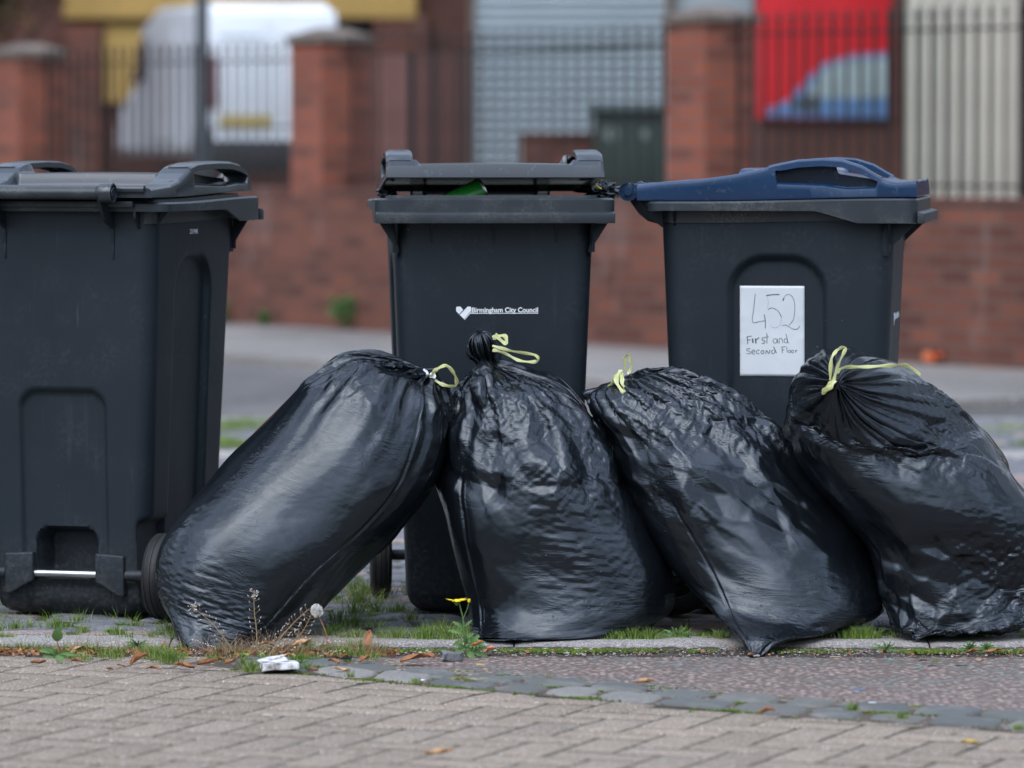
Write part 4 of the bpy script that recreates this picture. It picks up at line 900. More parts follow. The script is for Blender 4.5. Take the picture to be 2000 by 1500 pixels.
def target(st, nu, nv, neck=None, pleat=1.0, seed=0, sq=2.3, dents=1.0):
    rg = np.random.default_rng(seed)
    C, A_, W2, B2 = [], [], [], []
    for q_ in st:
        (lx_, ly_), (rx_, ry_), Y, dep = q_[:4]; be = R(q_[4]) if len(q_) > 4 else 0.0
        l, r = np.array(P(lx_, ly_, Y)), np.array(P(rx_, ry_, Y)); C.append((l + r) / 2); A_.append((r - l) / 2); B2.append([0, dep * math.cos(be), dep * math.sin(be)])
    K = np.column_stack([np.array(C), np.array(A_), np.array(B2)]); T = np.concatenate([[0], np.cumsum(np.maximum(np.linalg.norm(np.diff(K[:, :3], axis=0), axis=1), .02))]); T /= T[-1]
    tt = np.linspace(0, 1, 400); Q = hermite(T, K, tt)
    dl = np.linalg.norm(np.diff(Q[:, :3], axis=0), axis=1) + .7 * np.abs(np.diff(np.linalg.norm(Q[:, 3:6], axis=1))); s = np.concatenate([[0], np.cumsum(dl)]); s /= s[-1]
    Q = np.column_stack([np.interp(np.linspace(0, 1, nv), s, Q[:, k]) for k in range(9)]); tk = np.interp(np.linspace(0, 1, nv), s, tt)
    ph = np.linspace(0, 2 * np.pi, nu, endpoint=False); c, sn = np.cos(ph), np.sin(ph)
    c = np.sign(c) * np.abs(c) ** (2 / sq); sn = np.sign(sn) * np.abs(sn) ** (2 / sq)
    mod = np.ones((nv, nu))
    if neck is not None:
        tn = T[neck] if neck >= 0 else T[len(T) + neck]; d = np.abs(tk - tn)
        ph0 = rg.uniform(0, 6.28, 8); wob = smooth_noise(nv, nu, 3, 8, rg, 2) * .35
        p1 = sum(a * np.cos(k * ph[None, :] + ph0[i] + wob * (1 + i)) for i, (k, a) in enumerate(((9, .3), (14, .45), (21, .5), (31, .35))))
        amp = (.42 * np.exp(-d / .03) + .13 * np.exp(-d / .09)) * pleat
        mod += amp[:, None] * np.clip(p1, -1.1, 1.1)
    mod += dents * .02 * smooth_noise(nv, nu, 4, 6, rg, 2) * np.minimum(1, np.minimum(tk, 1 - tk) * 8)[:, None]
    
    X = Q[:, None, :3] + (Q[:, None, 3:6] * c[None, :, None] + Q[:, None, 6:9] * sn[None, :, None]) * mod[..., None]
    return X, tk, (T[neck] if neck is not None else 1)
def ups(X, nv, nu):
    v0, u0 = X.shape[:2]; vv = np.linspace(0, v0 - 1, nv); vi = np.minimum(vv.astype(int), v0 - 2); vf = (vv - vi)[:, None, None]
    Y = X[vi] * (1 - vf) + X[vi + 1] * vf; uu = np.linspace(0, u0, nu, endpoint=False); ui = uu.astype(int); uf = (uu - ui)[None, :, None]
    return Y[:, ui] * (1 - uf) + Y[:, (ui + 1) % u0] * uf
def facets(nv, nu, circ, leng, n, seed, slope=.22, c=3.2):
    "difference of two upper envelopes of tilted caps: flat patches meeting in sharp creases, periodic round the sack"
    u = np.linspace(0, circ, nu, endpoint=False)[None, :]; v = np.linspace(0, leng, nv)[:, None]; out = 0
    for s_ in (0, 1):
        rg = np.random.default_rng(seed * 2 + s_); E = np.full((nv, nu), -9.0)
        for k in range(n):
            su, sv = rg.uniform(0, circ), rg.uniform(0, leng); gu, gv = rg.normal(0, slope, 2); h = rg.normal(0, .003)
            du = (u - su + circ / 2) % circ - circ / 2; dv = v - sv
            E = np.maximum(E, h + gu * du + gv * dv - c * (du * du + dv * dv))
        out = out + (E - E.mean()) * (1 - 2 * s_)
    return out
def normals(X):
    du = np.roll(X, -1, 1) - np.roll(X, 1, 1); dv = np.zeros_like(X); dv[1:-1] = X[2:] - X[:-2]; dv[0] = X[1] - X[0]; dv[-1] = X[-1] - X[-2]
    n = np.cross(du, dv); return n / np.maximum(np.linalg.norm(n, axis=2, keepdims=True), 1e-9)
def ground_z(X):
    x, y = X[..., 0], X[..., 1]; kb = -.455 - .012 * x
    return np.where(y > kb - KW, .003, np.where(y > kb - KW - .02, -.012, ZR + .007))
def relax(X, T, eu, ev, it, att, bend, ground=True):
    "edges keep length x (1+excess) while the film is drawn back to the body along its normal"
    Lu = np.linalg.norm(np.roll(T, -1, 1) - T, axis=2) * (1 + eu); Lv = np.linalg.norm(T[1:] - T[:-1], axis=2) * (1 + (ev[1:] + ev[:-1]) / 2)
    xs_ = (1 + (eu[:-1] + ev[:-1]) / 2 + 0 * Lv); Ldg = {1: np.linalg.norm(np.roll(T[1:], -1, 1) - T[:-1], axis=2) * xs_, -1: np.linalg.norm(np.roll(T[1:], 1, 1) - T[:-1], axis=2) * xs_}; N = normals(T); nv, nu = X.shape[:2]
    for k in range(it):
        for par in (0, 1):
            i = np.arange(par, nu, 2); j = (i + 1) % nu
            d = X[:, j] - X[:, i]; L = np.linalg.norm(d, axis=2, keepdims=True); c = d * (.5 * (1 - Lu[:, i, None] / np.maximum(L, 1e-7))); c *= .9; X[:, i] += c; X[:, j] -= c
            i = np.arange(par, nv - 1, 2); d = X[i + 1] - X[i]; L = np.linalg.norm(d, axis=2, keepdims=True); c = d * (.5 * (1 - Lv[i][..., None] / np.maximum(L, 1e-7))); c *= .9; X[i] += c; X[i + 1] -= c
        for sft in (1, -1):                                  # shear, only resists stretching
            for par in (0, 1):
                i = np.arange(par, nv - 1, 2); d = np.roll(X[i + 1], -sft, 1) - X[i]; L = np.linalg.norm(d, axis=2, keepdims=True)
                L0 = Ldg[sft][i][..., None]; c = d * (.25 * np.clip(1 - L0 / np.maximum(L, 1e-7), 0, None)); X[i] += c; X[i + 1] -= np.roll(c, sft, 1)
        if bend:
            lap = np.zeros_like(X); lap[1:-1] = (X[2:] + X[:-2] + np.roll(X, 1, 1)[1:-1] + np.roll(X, -1, 1)[1:-1]) / 4 - X[1:-1]; X += bend * lap
        D = T - X; dn = (D * N).sum(2, keepdims=True); X += att * dn * N + att * .35 * (D - dn * N)
        if ground: z = ground_z(X); X[..., 2] = np.maximum(X[..., 2], z)
    return X
ATT = (.03, .03, .04, .06)
def make_sack(name, label, st, neck, seed, exc, seam=None, fac=None, pleat=1.0, sq=2.3, nu0=40, nv0=30, tail=None, crumple=None):
    """exc(t, noiseA) -> (excess round, excess along) per row for the coarse, middle and fine film"""
    rg = np.random.default_rng(seed); X = None
    for lev in range(4):
        nu, nv = nu0 * 2 ** lev, nv0 * 2 ** lev; T, tk, tn = target(st, nu, nv, neck, pleat, seed, sq)
        N = normals(T)
        if fac:
            T = T + N * ((facets(nv, nu, 1.2, .85, 230, seed) * .95 + facets(nv, nu, 1.2, .85, 900, seed + 50, .3, 9) * .6) * fac(tk)[:, None])[..., None]; N = normals(T)
        eu, ev = exc(tk, lev)
        mask = np.clip(.45 + .85 * smooth_noise(nv, nu, 4, 5, np.random.default_rng(seed + 1), 2), .03, 1.7)
        eu = eu[:, None] * mask; ev = ev[:, None] * mask
        base = T if X is None else ups(X, nv, nu)
        amp = (.012, .005, .0018, .0005)[lev]
        X = base + N * (rg.normal(0, 1, (nv, nu, 1)) * amp * .6) * np.minimum(1, np.minimum(tk, 1 - tk) * 12)[:, None, None]
        X = relax(X, T, eu, ev, (90, 70, 50, 22)[lev], ATT[lev], (.01, .01, .006, .006)[lev])
    if seam:
        ph = np.linspace(0, 2 * np.pi, X.shape[1], endpoint=False); N = normals(X); tkc = np.linspace(0, 1, X.shape[0])
        for p0, t0, t1 in seam:
            dd = (ph[None, :] - p0 + np.pi + .06 * np.sin(tkc * 9)[:, None]) % (2 * np.pi) - np.pi; e = (sstep(t0, t0 + .04, tkc) * sstep(t1, t1 - .06, tkc))[:, None]
            X += N * (-.0032 * np.exp(-(dd / .016) ** 2) * e + .0012 * np.exp(-((dd - .035) / .014) ** 2) * e)[..., None]
    X += .2 * 0
    X[..., 2] = np.maximum(X[..., 2], ground_z(X)); nv, nu = X.shape[:2]
    V = np.concatenate([X.reshape(-1, 3), X[:1].mean(1), X[-1:].mean(1)]); idx = np.arange(nv * nu).reshape(nv, nu); a, b = idx[:-1], idx[1:]
    F = np.stack([a, np.roll(a, -1, 1), np.roll(b, -1, 1), b], -1).reshape(-1, 4)
    o0 = X.reshape(-1, 3).mean(0); o0[2] = X[..., 2].min(); V = V - o0
    me = npmesh(name, V, F); bm = bmesh.new(); bm.from_mesh(me); bm.verts.ensure_lookup_table(); n0 = nv * nu; uvl = bm.loops.layers.uv.new('UVMap')
    for f in bm.faces:
        for l in f.loops: i_ = l.vert.index; l[uvl].uv = (1 - abs((i_ % nu) / nu * 2 - 1), (i_ // nu) / nv)
    for k in range(nu):
        bm.faces.new((bm.verts[n0], bm.verts[int(idx[0, (k + 1) % nu])], bm.verts[int(idx[0, k])])); bm.faces.new((bm.verts[n0 + 1], bm.verts[int(idx[-1, k])], bm.verts[int(idx[-1, (k + 1) % nu])]))
    bmesh.ops.recalc_face_normals(bm, faces=bm.faces); bm.to_mesh(me); bm.free()
    root = empty('refuse_sack', tuple(o0)); tag(root, label, 'refuse sack', 'tied black refuse sacks leaning on the bins')
    link('film', me, M['film'], root); return root
def ribbon(root, name, pts, wid, mat, Y=None, tw=0.0, seed=0, th=.0006):
    "a flat plastic tape through (px, py, Y) points"
    rg = random.Random(seed); q = catm([P(*p) for p in pts], 8); V = []; F = []; off = root.location
    for i, p in enumerate(q):
        t_ = (q[min(i + 1, len(q) - 1)] - q[max(i - 1, 0)]).normalized(); a = math.sin(i * .3 + seed) * .7 + tw * i / len(q)
        b_ = t_.cross(Vector((0, -1, 0))); b_ = b_.normalized() if b_.length > .05 else Vector((1, 0, 0)); c_ = t_.cross(b_).normalized()
        w_ = (wid * .95 * (1 + .25 * math.sin(i * .9 + seed * 2)) / 2); dr = b_ * math.cos(a) + c_ * math.sin(a); cu = t_.cross(dr).normalized()
        for k in range(9): s_ = k / 4 - 1; V.append(p + dr * s_ * w_ + cu * (s_ * s_ * .12 * w_ + .13 * w_ * (-1) ** k * (.5 + .5 * math.sin(k * 1.7 + i * .45 + seed))) - off)
    for i in range(len(q) - 1):
        for k in range(8): F.append((i * 9 + k, i * 9 + k + 1, i * 9 + k + 10, i * 9 + k + 9))
    o = link(name, pymesh(name, V, F), mat, root, smooth=False); md = o.modifiers.new('t', 'SOLIDIFY'); md.thickness = th * .5; return o
def exc_taut(tk, lev):          # long fine wrinkles across a well-filled sack, gathers near the neck
    low = np.exp(-((tk - .22) / .18) ** 2); top = sstep(.74, .86, tk) * sstep(1.0, .95, tk); e = (.3, .8, 1.0, 1.0)[lev]
    return (.004 + .13 * top) * e, (.022 + .11 * low + .05 * top) * e
def exc_mix(tk, lev):           # crumpled shoulders, cross wrinkles below
    up = sstep(.5, .64, tk); top = sstep(.8, .92, tk) * sstep(1.0, .93, tk); e = (.4, .9, 1.0, 1.0)[lev]
    return (.003 + .09 * up + .08 * top) * e, (.05 + .04 * up) * e
def exc_limp(tk, lev):          # limp crumpled foot, tight middle, crumpled shoulders
    foot = sstep(.42, .3, tk); up = sstep(.52, .6, tk) * sstep(.86, .7, tk); e = (.5, .9, 1.0, 1.0)[lev]
    return (.003 + .12 * foot + .10 * up) * e, (.03 + .15 * foot + .06 * up) * e
def fac_taut(tk): return .08 + .35 * sstep(.72, .82, tk) * sstep(.97, .9, tk) + .15 * sstep(.3, .1, tk)
def fac_mix(tk): return (.14 + .5 * sstep(.46, .6, tk)) * (1 - .75 * sstep(.84, .95, tk))
def fac_limp(tk): return (.12 + .6 * sstep(.42, .32, tk) + .55 * sstep(.5, .6, tk)) * (1 - .85 * sstep(.74, .88, tk))
S1 = [((372, 1279), (442, 1281), -.62, .03), ((334, 1228), (520, 1262), -.53, .10), ((300, 1130), (598, 1226), -.43, .18), ((334, 1022), (694, 1122), -.38, .205), ((415, 932), (780, 1044), -.34, .21), ((500, 850), (850, 958), -.31, .21), ((572, 773), (880, 872), -.28, .195), ((632, 716), (884, 806), -.26, .16), ((684, 690), (870, 768), -.25, .12), ((745, 697), (858, 745), -.26, .07), ((800, 712), (850, 738), -.27, .03), ((822, 722), (842, 740), -.28, .013), ((838, 724), (856, 746), -.28, .014), ((850, 722), (864, 752), -.28, .006)]
sack1 = make_sack('film', 'long taut black sack leaning right, tied with a white knot and yellow loop', S1, 11, 11, exc_taut, seam=[(-1.02, .16, .86)], pleat=1.0, fac=fac_taut)
S2 = [((945, 1254), (1040, 1250), -.575, .02), ((921, 1240), (1205, 1238), -.46, .10), ((915, 1185), (1300, 1200), -.36, .17), ((895, 1095), (1312, 1130), -.32, .19), ((876, 1010), (1282, 1050), -.30, .2), ((863, 930), (1236, 965), -.28, .2), ((866, 860), (1186, 880), -.26, .19), ((877, 800), (1148, 812), -.24, .17), ((892, 752), (1085, 742), -.22, .13), ((915, 728), (1010, 718), -.20, .07), ((930, 718), (970, 710), -.19, .025), ((934, 708), (964, 700), -.19, .016), ((918, 696), (966, 682), -.19, .028), ((912, 676), (962, 664), -.19, .031), ((918, 659), (952, 650), -.19, .022), ((930, 650), (942, 647), -.19, .006)]
sack2 = make_sack('film', 'upright black sack with a knotted crumpled topknot in front of the middle bin', S2, 11, 23, exc_mix, seam=[(-2.55, .1, .6)], pleat=1.0, fac=fac_mix)
S3 = [((1466, 1286), (1478, 1287), -.71, .008), ((1440, 1244), (1528, 1250), -.655, .045), ((1378, 1186), (1640, 1228), -.47, .13), ((1312, 1115), (1722, 1188), -.38, .18), ((1262, 1040), (1706, 1104), -.33, .2), ((1222, 965), (1656, 1018), -.30, .2), ((1190, 890), (1596, 930), -.28, .19), ((1164, 836), (1536, 850), -.26, .165), ((1148, 790), (1455, 778), -.25, .125), ((1150, 768), (1375, 742), -.25, .09), ((1170, 756), (1310, 722), -.25, .055), ((1192, 750), (1275, 724), -.25, .03), ((1205, 742), (1262, 722), -.25, .012)]
sack3 = make_sack('film', 'black sack whose single pointed bottom corner hangs over the kerb', S3, 11, 37, exc_mix, seam=[(-2.2, .02, .62)], pleat=.9, fac=fac_mix)
S4 = [((1772, 1240), (1800, 1238), -.56, .02), ((1742, 1222), (2010, 1225), -.5, .10), ((1722, 1150), (2070, 1165), -.43, .15), ((1694, 1080), (2085, 1085), -.40, .17), ((1640, 1005), (2058, 1012), -.39, .2), ((1580, 932), (2005, 952), -.38, .21), ((1546, 868), (1962, 900), -.37, .21), ((1540, 815), (1920, 848), -.385, .2, 10), ((1545, 785), (1885, 824), -.42, .175, 25), ((1555, 766), (1825, 802), -.48, .135, 45), ((1578, 756), (1755, 785), -.545, .092, 62), ((1604, 752), (1695, 772), -.585, .052, 75), ((1622, 748), (1658, 758), -.604, .022, 85), ((1630, 746), (1646, 752), -.615, .009, 90), ((1626, 744), (1650, 754), -.632, .013, 90), ((1633, 748), (1641, 751), -.636, .004, 90)]
sack4 = make_sack('film', 'rightmost black sack with a limp crumpled foot and a long trailing yellow tape', S4, 13, 51, exc_limp, pleat=1.15, fac=fac_limp)
# drawstring tapes
ribbon(sack1, 'white_tie', [(826, 722, -.30), (836, 734, -.305), (846, 732, -.31), (843, 745, -.31)], .012, M['ribbon_white'], seed=2)
ribbon(sack1, 'drawstring', [(842, 736, -.31), (852, 722, -.32), (872, 714, -.32), (889, 735, -.31), (890, 754, -.3), (868, 752, -.31), (846, 740, -.31)], .0085, M['ribbon'], seed=1)
ribbon(sack2, 'drawstring', [(962, 660, -.225), (985, 655, -.23), (987, 670, -.235), (966, 654, -.23)], .010, M['ribbon'], seed=3)
ribbon(sack2, 'drawstring', [(962, 675, -.23), (1000, 686, -.24), (1046, 694, -.25), (1048, 706, -.25), (1015, 704, -.25), (985, 690, -.24), (962, 683, -.23)], .0075, M['ribbon'], seed=5)
ribbon(sack3, 'drawstring', [(1222, 722, -.28), (1220, 700, -.285), (1229, 694, -.29), (1233, 716, -.285), (1226, 730, -.29)], .007, M['ribbon'], seed=4)
ribbon(sack3, 'drawstring', [(1190, 757, -.3), (1205, 735, -.31), (1214, 730, -.315), (1216, 752, -.33), (1232, 772, -.34), (1224, 772, -.34), (1204, 745, -.325), (1212, 722, -.31)], .010, M['ribbon'], seed=7)
ribbon(sack4, 'drawstring', [(1622, 742, -.645), (1624, 700, -.645), (1638, 682, -.64), (1651, 681, -.64), (1638, 712, -.645), (1628, 742, -.645)], .0075, M['ribbon'], seed=8)
ribbon(sack4, 'drawstring', [(1626, 745, -.645), (1612, 760, -.65), (1608, 768, -.65), (1622, 756, -.655), (1630, 742, -.65)], .010, M['ribbon'], seed=9)
ribbon(sack4, 'drawstring', [(1634, 728, -.64), (1650, 718, -.63), (1690, 716, -.61), (1740, 714, -.59), (1772, 715, -.57), (1798, 732, -.55)], .0085, M['ribbon'], seed=12)
# ------------------------------------------------------------------ rubbish inside the propped bin
def crumple_blob(name, cen, rad, mat, seed, parent=None, amp=.25, e=2.6, n=90):
    rg = np.random.default_rng(seed); nv, nu = n, 2 * n; th = np.linspace(.02, np.pi - .02, nv)[:, None]; ph = np.linspace(0, 2 * np.pi, nu, endpoint=False)[None, :]
    f = lambda v: np.sign(v) * np.abs(v) ** (2 / e)
    D = np.stack([f(np.sin(th) * np.cos(ph)), f(np.sin(th) * np.sin(ph)), f(np.cos(th)) * np.ones_like(ph)], -1)
    r_ = 1 + amp * (.5 * np.abs(smooth_noise(nv, nu, 5, 9, rg, 1)) + .35 * np.abs(smooth_noise(nv, nu, 11, 20, rg, 2)) - .4)
    X = D * r_[..., None] * np.array(rad); V = X.reshape(-1, 3); idx = np.arange(nv * nu).reshape(nv, nu)
    F = np.stack([idx[:-1], idx[1:], np.roll(idx[1:], -1, 1), np.roll(idx[:-1], -1, 1)], -1).reshape(-1, 4)
    return link(name, npmesh(name, V, F), mat, parent, cen)
c_ = MID.matrix_world @ Vector((0, 0, 0)); cb = Vector((MID.location.x, MID.location.y, 0)); rz = MID.rotation_euler.z
o = crumple_blob('refuse_sack', (cb.x, cb.y, .84), (.205, .225, .125), M['film'], 5, amp=.12); o.rotation_euler.z = rz
tag(o, 'black sack filling the propped-open middle bin, seen in the dark gap', 'refuse sack')
p = P(1178, 373, .37); o = crumple_blob('bag_scrap', (p.x, p.y, p.z), (.042, .06, .017), M['film'], 8, amp=.6, e=2.0, n=60); tag(o, 'crumpled black bag end squeezed out between grey lid and blue hinge', 'bag scrap')
p = P(757, 380, .38); o = crumple_blob('bag_scrap', (p.x, p.y, p.z), (.02, .05, .014), M['film'], 9, amp=.6, e=2.0, n=50); tag(o, 'small black film knot poking out at the grey lid hinge, left end', 'bag scrap')
p = P(1160, 366, .20); g = MB(); g.tube([(0, 0, 0), (.008, 0, .003), (.018, 0, -.004)], .004, 8, flat=.4); o = g.build('yellow_tape', M['yellow'], None, smooth=True, loc=(p.x, p.y, p.z)); tag(o, 'tiny yellow tape end beside the grey lid corner', 'tape')
p = P(907, 389, .05); t = empty('green_tin', (p.x, p.y, p.z)); tag(t, 'green tin with silver rim tilted inside the middle bin', 'tin'); t.rotation_euler = (R(12), R(-24), R(14))
g = MB(); g.lathe([(.001, -.05), (.030, -.05), (.031, .044), (.03, .045)], n=40); g.build('can_body', simple('green_tin_paint', (.02, .26, .03), .3), t, smooth=True)
g = MB(); g.lathe([(.031, .0442), (.0325, .046), (.0325, .050), (.030, .051), (.029, .047), (.001, .046)], n=40); g.build('can_rim', M['steel'], t, smooth=True)
# ------------------------------------------------------------------ grass, moss, grit (uncountable: one object each)
def gz(x, y):
    kb = KB(x); return 0.0 if y > kb - KW else (ZR + .006)
def blades(pts, rg, name, mat, hmin=.02, hmax=.05, wid=.00072):
    "pts: (x, y, z, spread, count, height factor)"
    P0, H, LX, LY = [], [], [], []
    for x, y, z, sp, n, hf in pts:
        a = rg.uniform(0, 6.28, n); r_ = np.abs(rg.normal(0, .5, n)) * sp; bx = x + np.cos(a) * r_ * 1.2; by = y + np.sin(a) * r_ * .5
        h = rg.uniform(hmin, hmax, n) * hf * (1.15 - .5 * np.minimum(1, r_ / sp)); lean = rg.uniform(.15, .9, n) * h; aa = a + rg.normal(0, .5, n)
        P0.append(np.stack([bx, by, np.full(n, z)], 1)); H.append(h); LX.append(np.cos(aa) * lean); LY.append(np.sin(aa) * lean * .7)
    P0 = np.concatenate(P0); H = np.concatenate(H); LX = np.concatenate(LX); LY = np.concatenate(LY); n = len(H); wa = rg.uniform(0, 3.14, n)
    W = np.stack([np.cos(wa), np.sin(wa), np.zeros(n)], 1) * (wid * rg.uniform(.7, 1.5, n))[:, None]; segs = 4; V = np.zeros((n, (segs + 1) * 2, 3))
    for k in range(segs + 1):
        t = k / segs; c = P0 + np.stack([LX * t * t, LY * t * t, H * (t - .25 * t * t * (np.hypot(LX, LY) / H))], 1); w_ = W * (1 - t) ** .6
        V[:, 2 * k] = c - w_; V[:, 2 * k + 1] = c + w_
    b = (np.arange(n) * (segs + 1) * 2)[:, None, None]; F = np.array([(2 * k, 2 * k + 1, 2 * k + 3, 2 * k + 2) for k in range(segs)])[None]; F = (F + b).reshape(-1, 4)
    o = link(name, npmesh(name, V.reshape(-1, 3), F), mat); return o
rg = np.random.default_rng(3); T_ = []
def tuft(px, py, sp, n, hf=1.0, z=None):
    g_ = G(px, py, 0); zz = gz(g_.x, g_.y) if z is None else z
    if zz < -.01: g_ = G(px, py, ZR); g_.y = min(g_.y, KB(g_.x) - KW - .014)
    T_.append((g_.x, g_.y, zz, sp, int(n * .9), hf * .85))
# tufts along the back of the kerb and between the setts
for px, py, sp, n, hf in ((30, 1228, .035, 110, .8), (60, 1224, .02, 50, .7), (112, 1226, .03, 120, .9), (165, 1236, .022, 70, .6), (230, 1240, .035, 160, .7), (262, 1226, .03, 110, .8), (330, 1234, .03, 130, .9),
    (655, 1236, .04, 120, .8), (700, 1245, .03, 110, .7), (690, 1222, .05, 160, 1.0), (735, 1225, .03, 70, .7), (775, 1246, .05, 260, .8), (835, 1248, .045, 300, .9), (875, 1248, .04, 260, .9), (862, 1230, .05, 160, .9), (905, 1240, .04, 140, .8), (805, 1212, .03, 80, .8), (640, 1240, .03, 90, .8),
    (1075, 1246, .02, 60, .5), (1110, 1247, .04, 240, .75), (1140, 1247, .03, 180, .8), (1200, 1248, .03, 120, .6), (1235, 1248, .035, 200, .75), (1268, 1248, .03, 160, .8), (1300, 1246, .02, 60, .5), (1335, 1240, .02, 70, .7), (1403, 1246, .025, 120, .7), (1365, 1243, .02, 50, .4),
    (1602, 1246, .025, 90, .6), (1570, 1245, .02, 40, .4), (1660, 1247, .03, 170, .8), (1690, 1247, .035, 260, .95), (1715, 1246, .02, 90, .7), (1650, 1232, .03, 60, .5), (1830, 1243, .02, 60, .4), (1880, 1243, .035, 240, 1.0), (1905, 1243, .03, 150, .9), (1990, 1236, .02, 50, .5), (1950, 1240, .02, 50, .4)):
    tuft(px, py, sp, n, hf)
for px, py, sp, n, hf in ((700, 1178, .09, 300, 1.2), (715, 1160, .09, 260, 1.1), (690, 1150, .08, 160, 1.0), (690, 1200, .06, 160, 1.0), (740, 1195, .05, 120, .9), (780, 1195, .05, 120, .9), (655, 1210, .05, 100, .9), (6, 1150, .06, 120, .9), (10, 1163, .03, 50, .8), (150, 1214, .03, 60, .6), (370, 1232, .03, 60, .6)): tuft(px, py, sp, n, hf)
# gutter tufts, left half
for k_ in range(46): tuft(rg.uniform(0, 760), rg.uniform(1270, 1300), .03, 55, rg.uniform(.45, .8))
for k_ in range(30): tuft(rg.uniform(0, 2000), 1245, .025, 45, rg.uniform(.35, .7))
for px, py, sp, n, hf in ((10, 1272, .03, 90, .8), (50, 1270, .03, 120, .8), (85, 1268, .02, 60, .6), (180, 1282, .03, 140, .8), (205, 1290, .025, 110, .7), (230, 1285, .02, 90, .6), (262, 1266, .015, 50, .9), (275, 1283, .02, 70, .6), (300, 1290, .035, 260, .9), (330, 1300, .035, 260, .9), (320, 1284, .02, 90, .7), (350, 1290, .02, 80, .6), (490, 1318, .025, 150, .8), (475, 1303, .02, 60, .7), (585, 1296, .02, 80, .7), (600, 1312, .015, 60, .6), (635, 1282, .03, 160, .8), (665, 1286, .03, 160, .8), (690, 1282, .03, 150, .9), (700, 1272, .03, 110, 1.0), (560, 1270, .02, 60, .7), (610, 1266, .02, 60, .7),
    (120, 1282, .03, 60, .8), (150, 1275, .02, 50, .7), (20, 1255, .02, 30, .4),
    (682, 1328, .014, 60, .5), (810, 1338, .014, 50, .35), (910, 1338, .012, 50, .4), (893, 1333, .01, 20, .4), (1070, 1332, .012, 40, .25), (1665, 1395, .018, 110, .6), (1760, 1410, .018, 90, .5), (1990, 1432, .02, 80, .5), (1830, 1300, .012, 20, .3), (1553, 1411, .012, 30, .2), (1350, 1398, .01, 30, .2)): tuft(px, py, sp, n, hf)
for k_ in range(420):                                    # sparse growth in the footway joints farther back
    x = rg.uniform(-3, 3); y = KB(x) + .03 + rg.uniform(0, 1) ** 1.4 * 7.8
    dens = 22 if mn.noise(Vector((x * 1.3, y * 1.6, 2))) > -.05 else 8
    T_.append((x, y, 0, .05, dens, .75))
for k_ in range(300):                                    # two green bands on the far side of the footway
    x = rg.uniform(-3, 3) if k_ % 4 == 0 else rg.uniform(-3, .2); T_.append((x, KB(x) + 7.9 + rg.normal(0, .25), 0, .10, 60, .8)); T_.append((x, KB(x) + 6.75 + rg.normal(0, .12), 0, .08, 110, .9))
D_ = []
for k_ in range(90):
    px = rg.uniform(390, 740) if k_ < 70 else rg.uniform(0, 390); g_ = G(px, 1290, ZR); D_.append((g_.x, KB(g_.x) - KW - rg.uniform(.01, .10), ZR + .006, .05, 14, 1.0))
o = blades(D_, rg, 'dry_stalks', M['straw'], .015, .06, .0005); tag(o, 'tangle of thin dry stalks in the gutter by the long sack', 'dry stalks', kind='stuff')
g_o = blades(T_, rg, 'grass', M['grass']); tag(g_o, 'short green grass growing from the kerb gutter and sett joints', 'grass', kind='stuff')
def moss_field(name, spots, mat, seed, hs=.003):
    rg = np.random.default_rng(seed); V = []; F = []
    for x, y, z, sx, sy, n in spots:
        for k in range(n):
            px, py = x + rg.normal(0, sx), y + rg.normal(0, sy); r_ = rg.uniform(.0012, .0036) * (1.15 if n > 30 else .9); b = len(V); m = 6
            for q in range(m): a = q * 2 * math.pi / m; V.append((px + r_ * math.cos(a), py + r_ * math.sin(a), z - .002))
            for q in range(m): a = q * 2 * math.pi / m + .4; V.append((px + r_ * .6 * math.cos(a), py + r_ * .6 * math.sin(a), z + (hs if n > 30 else hs * .45) * rg.uniform(.4, 1)))
            V.append((px, py, z + (hs if n > 30 else hs * .45) * rg.uniform(.7, 1.3)))
            for q in range(m): F.append((b + q, b + (q + 1) % m, b + m + (q + 1) % m, b + m + q)); F.append((b + m + q, b + m + (q + 1) % m, b + 2 * m))
    o = link(name, pymesh(name, V, F), mat); return o
ms = []
for px, py, sx, n in ((1030, 1280, .03, 110), (1085, 1281, .03, 150), (1135, 1281, .03, 200), (1175, 1281, .02, 140), (1225, 1282, .02, 60), (1265, 1284, .02, 90), (1010, 1277, .02, 60), (1540, 1276, .02, 110), (1590, 1280, .02, 50), (1650, 1276, .015, 30), (1790, 1274, .025, 150), (1815, 1274, .03, 220), (1840, 1276, .02, 90), (1985, 1275, .03, 120), (1960, 1285, .02, 60), (1370, 1284, .02, 40), (780, 1283, .02, 70), (845, 1282, .02, 80), (740, 1288, .03, 80), (20, 1290, .04, 60), (150, 1296, .04, 70), (250, 1300, .03, 60), (620, 1300, .05, 120), (480, 1300, .05, 70)):
    g_ = G(px, py, ZR); ms.append((g_.x, KB(g_.x) - KW - .03, ZR + .011, sx * 1.1, .017, int(n * 2.2)))
x = -2.4
while x < 2.4:                                           # line of moss where kerb meets setts, and between border setts
    ms.append((x, KB(x) + .004, -.001, .03, .004, 26)); x += .045
for k_ in range(900):
    x = rg.uniform(-2.2, 2.2); y = KB(x) + rg.uniform(0, 1.2)
    ms.append((x, y, -.007, .02, .003, 9))
for k_ in range(150):
    x = rg.uniform(-.6, 2.0); ms.append((x, csy(x) + rng.choice([0.007, .155, -.142]), ZR + .004, .022, .006, 26 if rng.random() < .6 else 5))
tag(moss_field('moss', ms, M['moss'], 4), 'bright moss cushions in the gutter and stone joints', 'moss', kind='stuff')
